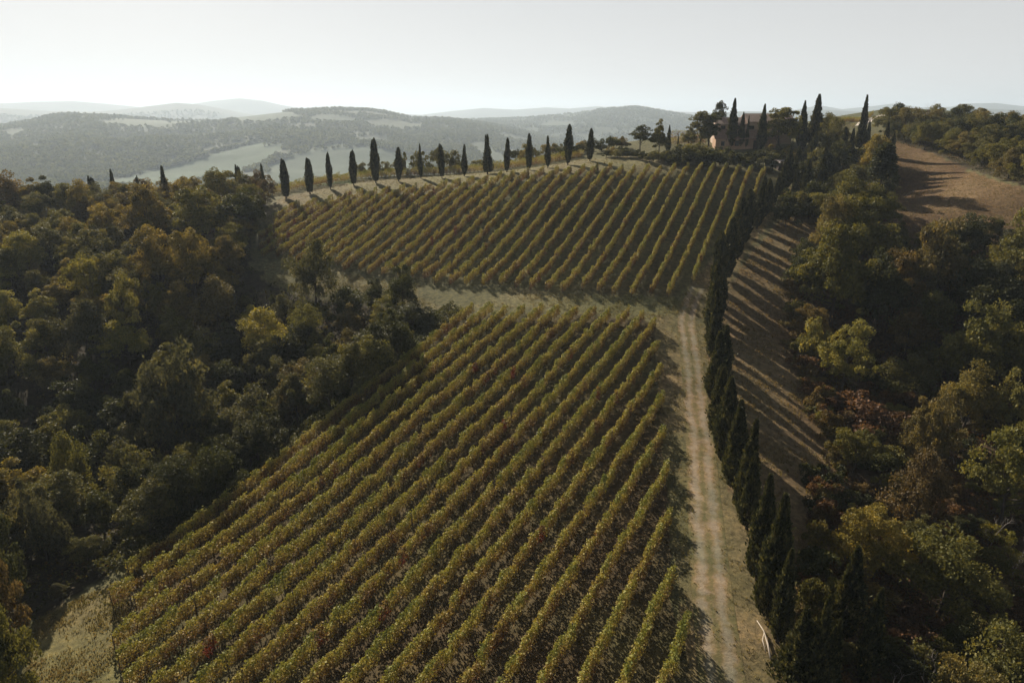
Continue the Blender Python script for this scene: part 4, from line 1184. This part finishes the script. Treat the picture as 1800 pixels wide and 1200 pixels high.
def build_house():
    o = ground(1300, 262); depth = o[1] * CP - (o[2] - CZ) * SP; k = depth / FPX          # metres per pixel at the house
    root = empty('farmhouse', o, 0.0)
    X = lambda px: (px - 1300) * k
    zb = -1.5
    def hgt(py): return height_to(o, py)
    # main wing, side wing, low front wing (walls butt, never share a plane)
    def wing(x0, x1, y0, y1, ze, zr, wall, ridge_x=True, over=0.45):
        b = MB(); b.box(x0, y0, zb, x1, y1, ze)
        if ridge_x:
            ym = (y0 + y1) / 2
            b.add([(x0, y0, ze), (x0, y1, ze), (x0, ym, zr - .12), (x1, y0, ze), (x1, y1, ze), (x1, ym, zr - .12)], [(0, 2, 1), (3, 4, 5), (0, 3, 5, 2), (1, 2, 5, 4)])
        link('wall', b.mesh('house_wall', [wall]), root)
        b = MB(); t = 0.18
        if ridge_x:
            ym = (y0 + y1) / 2; sl = (zr - ze) / (ym - y0); a0, a1 = x0 - over, x1 + over; e0 = ze - sl * over
            for ya, yb in ((y0 - over, ym), (y1 + over, ym)):
                b.add([(a0, ya, e0 + .02), (a1, ya, e0 + .02), (a1, yb, zr + .02), (a0, yb, zr + .02), (a0, ya, e0 + t), (a1, ya, e0 + t), (a1, yb, zr + t + .05), (a0, yb, zr + t + .05)],
                      [(0, 3, 2, 1), (4, 5, 6, 7), (0, 1, 5, 4), (1, 2, 6, 5), (3, 0, 4, 7)])
        else:
            a0, a1 = x0 - over, x1 + over; sl = (zr - ze) / (y1 - y0); e0 = ze - sl * over
            b.add([(a0, y0 - over, e0), (a1, y0 - over, e0), (a1, y1 - .02, zr), (a0, y1 - .02, zr), (a0, y0 - over, e0 + t), (a1, y0 - over, e0 + t), (a1, y1 - .02, zr + t), (a0, y1 - .02, zr + t)],
                  [(0, 3, 2, 1), (4, 5, 6, 7), (0, 1, 5, 4), (1, 2, 6, 5), (2, 3, 7, 6), (3, 0, 4, 7)])
        return link('roof', b.mesh('house_roof', [M_TILE]), root)
    ro = wing(X(1316), X(1396), 3.0, 11.0, hgt(214), hgt(201), M_WALL)
    wing(X(1263), X(1316) - .01, 3.6, 9.6, hgt(218), hgt(208), M_WALL)
    wing(X(1256), X(1362), -0.6, 2.97, hgt(243), hgt(229), M_WALL2, False)
    b = MB(); b.box(X(1380), 6.2, hgt(208), X(1384), 7.0, hgt(197)); b.box(X(1379.4), 6.05, hgt(197), X(1384.6), 7.15, hgt(195.5)); link('chimney', b.mesh('chimney', [M_STONE]), ro)
    def window(px0, px1, pt, pb, y, name='window'):
        x0, x1, z0, z1 = X(px0), X(px1), hgt(pb), hgt(pt); f = .09
        b = MB(); b.box(x0 - f, y - .06, z0 - f, x0, y + .05, z1 + f); b.box(x1, y - .06, z0 - f, x1 + f, y + .05, z1 + f)
        b.box(x0, y - .06, z0 - f, x1, y + .05, z0); b.box(x0, y - .06, z1, x1, y + .05, z1 + f); b.box((x0 + x1) / 2 - .04, y - .05, z0, (x0 + x1) / 2 + .04, y + .05, z1)
        w = link(name, b.mesh('window_frame', [M_FRAME]), root)
        b = MB(); b.box(x0, y - .02, z0, x1, y + .04, z1); link('pane', b.mesh('window_pane', [M_DARK]), w)
    window(1319, 1327, 222, 236, 2.95)
    window(1345, 1352, 222, 234, 2.95); window(1382, 1389, 224, 236, 2.95)
    window(1270, 1277, 222, 231, 3.55); window(1300, 1306, 222, 230, 3.55)
    window(1290, 1296, 248, 256, -0.65); window(1266, 1271, 249, 256, -0.65)
    b = MB(); b.box(X(1322), -0.66, hgt(262), X(1330), -0.55, hgt(247)); link('door', b.mesh('house_door', [M_FRAME]), root)
    tag(root, 'pinkish plaster farmhouse with tiled roofs behind the cypresses', 'house')
build_house()

def build_shed():
    o = ground(1378, 301); depth = o[1] * CP - (o[2] - CZ) * SP; k = depth / FPX
    root = empty('garden_shed', o, 0.12)
    w, dp = 22 * k, 2.6; h = height_to(o, 288)
    b = MB(); b.box(-w / 2, 0, -0.5, w / 2, dp, h - .05); link('wall', b.mesh('shed_wall', [M_FRAME]), root)
    b = MB(); e = .35
    b.add([(-w/2 - e, -e, h), (w/2 + e, -e, h), (w/2 + e, dp + e, h + .75), (-w/2 - e, dp + e, h + .75), (-w/2 - e, -e, h + .09), (w/2 + e, -e, h + .09), (w/2 + e, dp + e, h + .84), (-w/2 - e, dp + e, h + .84)],
          [(0, 3, 2, 1), (4, 5, 6, 7), (0, 1, 5, 4), (1, 2, 6, 5), (2, 3, 7, 6), (3, 0, 4, 7)])
    link('roof', b.mesh('shed_roof', [plain_material('grey_sheet', (0.42, 0.36, 0.33), 0.6, 0.12, 2)]), root)
    b = MB(); b.box(-.5, -.05, -0.1, .4, -.003, h * .8); link('door', b.mesh('shed_door', [M_BARK]), root)
    tag(root, 'low dark shed with a pale sloping roof at the vineyard top', 'shed')
build_shed()

def build_car():
    o = ground(1198, 271); root = empty('parked_car', (o[0], o[1], gz(o[0], o[1]) ), 0.25)
    M_PAINT = plain_material('white_paint', (0.75, 0.76, 0.78), 0.3, 0.03, 1, spec=0.5)
    M_TYRE = plain_material('tyre_rubber', (0.02, 0.02, 0.02), 0.8, 0.1, 4); M_RIM = plain_material('wheel_metal', (0.45, 0.45, 0.46), 0.35, 0.1, 4, metallic=0.8)
    prof = [(-2.0, .35), (-2.02, .8), (-1.9, .95), (-1.55, 1.0), (-1.1, 1.45), (.6, 1.5), (1.1, 1.05), (1.9, .92), (2.05, .75), (2.05, .35)]
    b = MB(); n = len(prof)
    vs = [(x, -.82 + .12 * max(0, z - .9), z) for x, z in prof] + [(x, .82 - .12 * max(0, z - .9), z) for x, z in prof]
    b.add(vs, [tuple(range(n)), tuple(range(2 * n - 1, n - 1, -1))] + [(i, i + n, (i + 1) % n + n, (i + 1) % n) for i in range(n)])
    link('body', b.mesh('car_body', [M_PAINT]), root)
    for s in (-1, 1):
        b = MB(); y = s * .835
        b.add([(-1.25, y, 1.03), (.85, y, 1.03), (.5, y * .965, 1.4), (-.98, y * .965, 1.38)], [(0, 1, 2, 3), (3, 2, 1, 0)]); link('side_window', b.mesh('car_side_window', [M_DARK]), root)
        for x in (-1.25, 1.3):
            b = MB(); b.tube([(x, s * .62, .32), (x, s * .86, .32)], [.32, .32], 16); wv = link('wheel', b.mesh('car_tyre', [M_TYRE]), root)
            b = MB(); b.tube([(x, s * .8, .32), (x, s * .875, .32)], [.19, .17], 12); link('rim', b.mesh('car_rim', [M_RIM]), wv)
        b = MB(); b.box(1.98, s * .62 - .14, .66, 2.07, s * .62 + .14, .8); link('headlight', b.mesh('car_headlight', [M_RIM]), root)
    b = MB(); b.add([(.64, -.68, 1.47), (.64, .68, 1.47), (1.12, .75, 1.08), (1.12, -.75, 1.08)], [(0, 1, 2, 3), (3, 2, 1, 0)]); link('windscreen', b.mesh('car_windscreen', [M_DARK]), root)
    tag(root, 'small white car parked behind the hedge near the house', 'car')
build_car()

# ------------------------------------------------------------------ grass tufts
def grass():
    polys = [(LANE, 15000, .9), (MID_STRIP, 8000, .9), (SLOPE, 26000, 1.35), (LEFT_GRASS, 7000, .9), (RIDGE_STRIP, 4500, .9), (LOWER_FIELD, 2500, .8), (BROWN_FIELD, 7000, 1.0)]
    Vs = []; Fs = []; Ts = []; o = 0
    for poly, n, k in polys:
        xs = [p[0] for p in poly]; ys = [p[1] for p in poly]
        x = rng.uniform(min(xs), max(xs), n * 3); y = rng.uniform(min(ys), max(ys), n * 3)
        m = inside(x, y, poly)
        cl = fbm(x / 3.0, y / 3.0, 55, 3) + rng.normal(0, 0.25, len(x)) > -0.05
        m &= cl
        if poly is LANE:
            P, s = spline(_tl, 1.0)
            dist = np.min(np.hypot(x[:, None] - P[None, :, 0], y[:, None] - P[None, :, 1]), axis=1)
            m &= (np.abs(dist - 0.75) > 0.42) & ((dist > 1.2) | (rng.random(len(x)) < 0.5))
        x, y = x[m][:n], y[m][:n]
        z = ground_z(x, y)
        for q in range(3):
            c = np.stack([x + rng.normal(0, .12, len(x)), y + rng.normal(0, .12, len(x)), z + 0.07 * k], -1)
            V, F = leaf_quads(c, 0.26 * k * rng.uniform(.6, 1.4, len(x)), .3, .6)
            Vs.append(V); Fs.append(F + o); o += len(V); Ts.append(np.clip(0.42 + 0.3 * fbm(x / 5, y / 5, 33, 2) + rng.normal(0, .14, len(x)) + (0.25 if poly is SLOPE or poly is BROWN_FIELD else 0), 0, 1))
    mt = leaf_material('grass_blades', [(0, (0.12, 0.125, 0.045)), (0.5, (0.2, 0.165, 0.08)), (1, (0.3, 0.21, 0.115))], transl=.25, objcol=False)
    ob = link('grass', mesh_np('grass', np.concatenate(Vs), np.concatenate(Fs), [mt], face_attr={'tint': np.concatenate(Ts)}))
    tag(ob, 'dry tufted grass along the track, slope and clearings', 'grass', kind='stuff')
grass()

# ------------------------------------------------------------------ distant woods on the hills
def distant_wood():
    n = 150000
    r = 850 * (5600 / 850.0) ** rng.random(n); az = np.radians(rng.uniform(-47, 47, n))
    x = r * np.sin(az); y = r * np.cos(az)
    keep = fbm(x / 560, y / 560, 9, 3) * 3 - 0.9 < 0.35 + 0.3 * rng.random(n)
    keep &= fbm(x / 210, y / 210, 29, 3) > -0.32
    for poly, c in FAR_FIELDS: keep &= ~inside(x, y, poly)
    # hedge lines and skyline clumps
    hx = []; hy = []
    for pix, dens in [([(180,318),(300,292),(356,274),(400,262),(455,248)], 90), ([(355,276),(420,258),(450,250)], 60), ([(470,256),(520,252),(600,240),(690,236)], 110), ([(470,290),(540,268),(640,256)], 60), ([(430,303),(500,276)], 30)]:
        w = [ground(a, b, 800, 7000)[:2] for a, b in pix]; P, s = spline(w, 4.0)
        k = rng.integers(0, len(P), dens); hx.append(P[k, 0] + rng.normal(0, 3, dens)); hy.append(P[k, 1] + rng.normal(0, 3, dens))
    x = np.concatenate([x[keep], *hx]); y = np.concatenate([y[keep], *hy]); n = len(x)
    z = ground_z(x, y)
    rr = np.hypot(x, y)
    h = rng.uniform(5, 9.5, n) * (1 + 0.3 * (rr > 2800)); w = h * rng.uniform(.55, .8, n)
    q = 7
    c = np.repeat(np.stack([x, y, z], -1), q, 0); hr = np.repeat(h, q); wr = np.repeat(w, q)
    d = sphere_dirs(n * q, -0.5)
    P = c + np.stack([d[:, 0] * wr * .6, d[:, 1] * wr * .6, hr * .45 + d[:, 2] * hr * .5], -1)
    V, F = leaf_quads(P, hr * .8 * rng.uniform(.6, 1.3, n * q), .9)
    tint = np.clip(np.repeat(np.clip(.5 + .3 * fbm(x / 80, y / 80, 77, 3) + rng.normal(0, .1, n), 0, 1), q) + rng.normal(0, .12, n * q), 0, 1)
    mt = leaf_material('distant_leaves', [(0, (0.065, 0.08, 0.045)), (.5, (0.085, 0.102, 0.055)), (1, (0.115, 0.122, 0.065))], transl=.3, objcol=False, spec=0.0, rough=1.0)  # greens lifted so the leaf colour carries some of the distance haze
    ob = link('distant_wood', mesh_np('distant_wood', V, F, [mt], face_attr={'tint': tint}))
    tag(ob, 'hazy blue-green woods and hedges covering the far hills', 'wood', kind='stuff')
distant_wood()

# ------------------------------------------------------------------ haze
def haze():
    b = MB(); b.box(-16000, -900, -220, 16000, 16000, 300)
    m, nt, out = new_mat('haze')
    v = N(nt, 'ShaderNodeVolumePrincipled')
    v.inputs['Color'].default_value = (0.72, 0.85, 1.0, 1); v.inputs['Density'].default_value = HAZE_DENSITY; v.inputs['Anisotropy'].default_value = 0.25
    nt.links.new(v.outputs[0], out.inputs['Volume'])
    o = link('haze', b.mesh('haze', [m])); tag(o, 'pale blue autumn haze filling the valley', 'haze', kind='stuff')
haze()
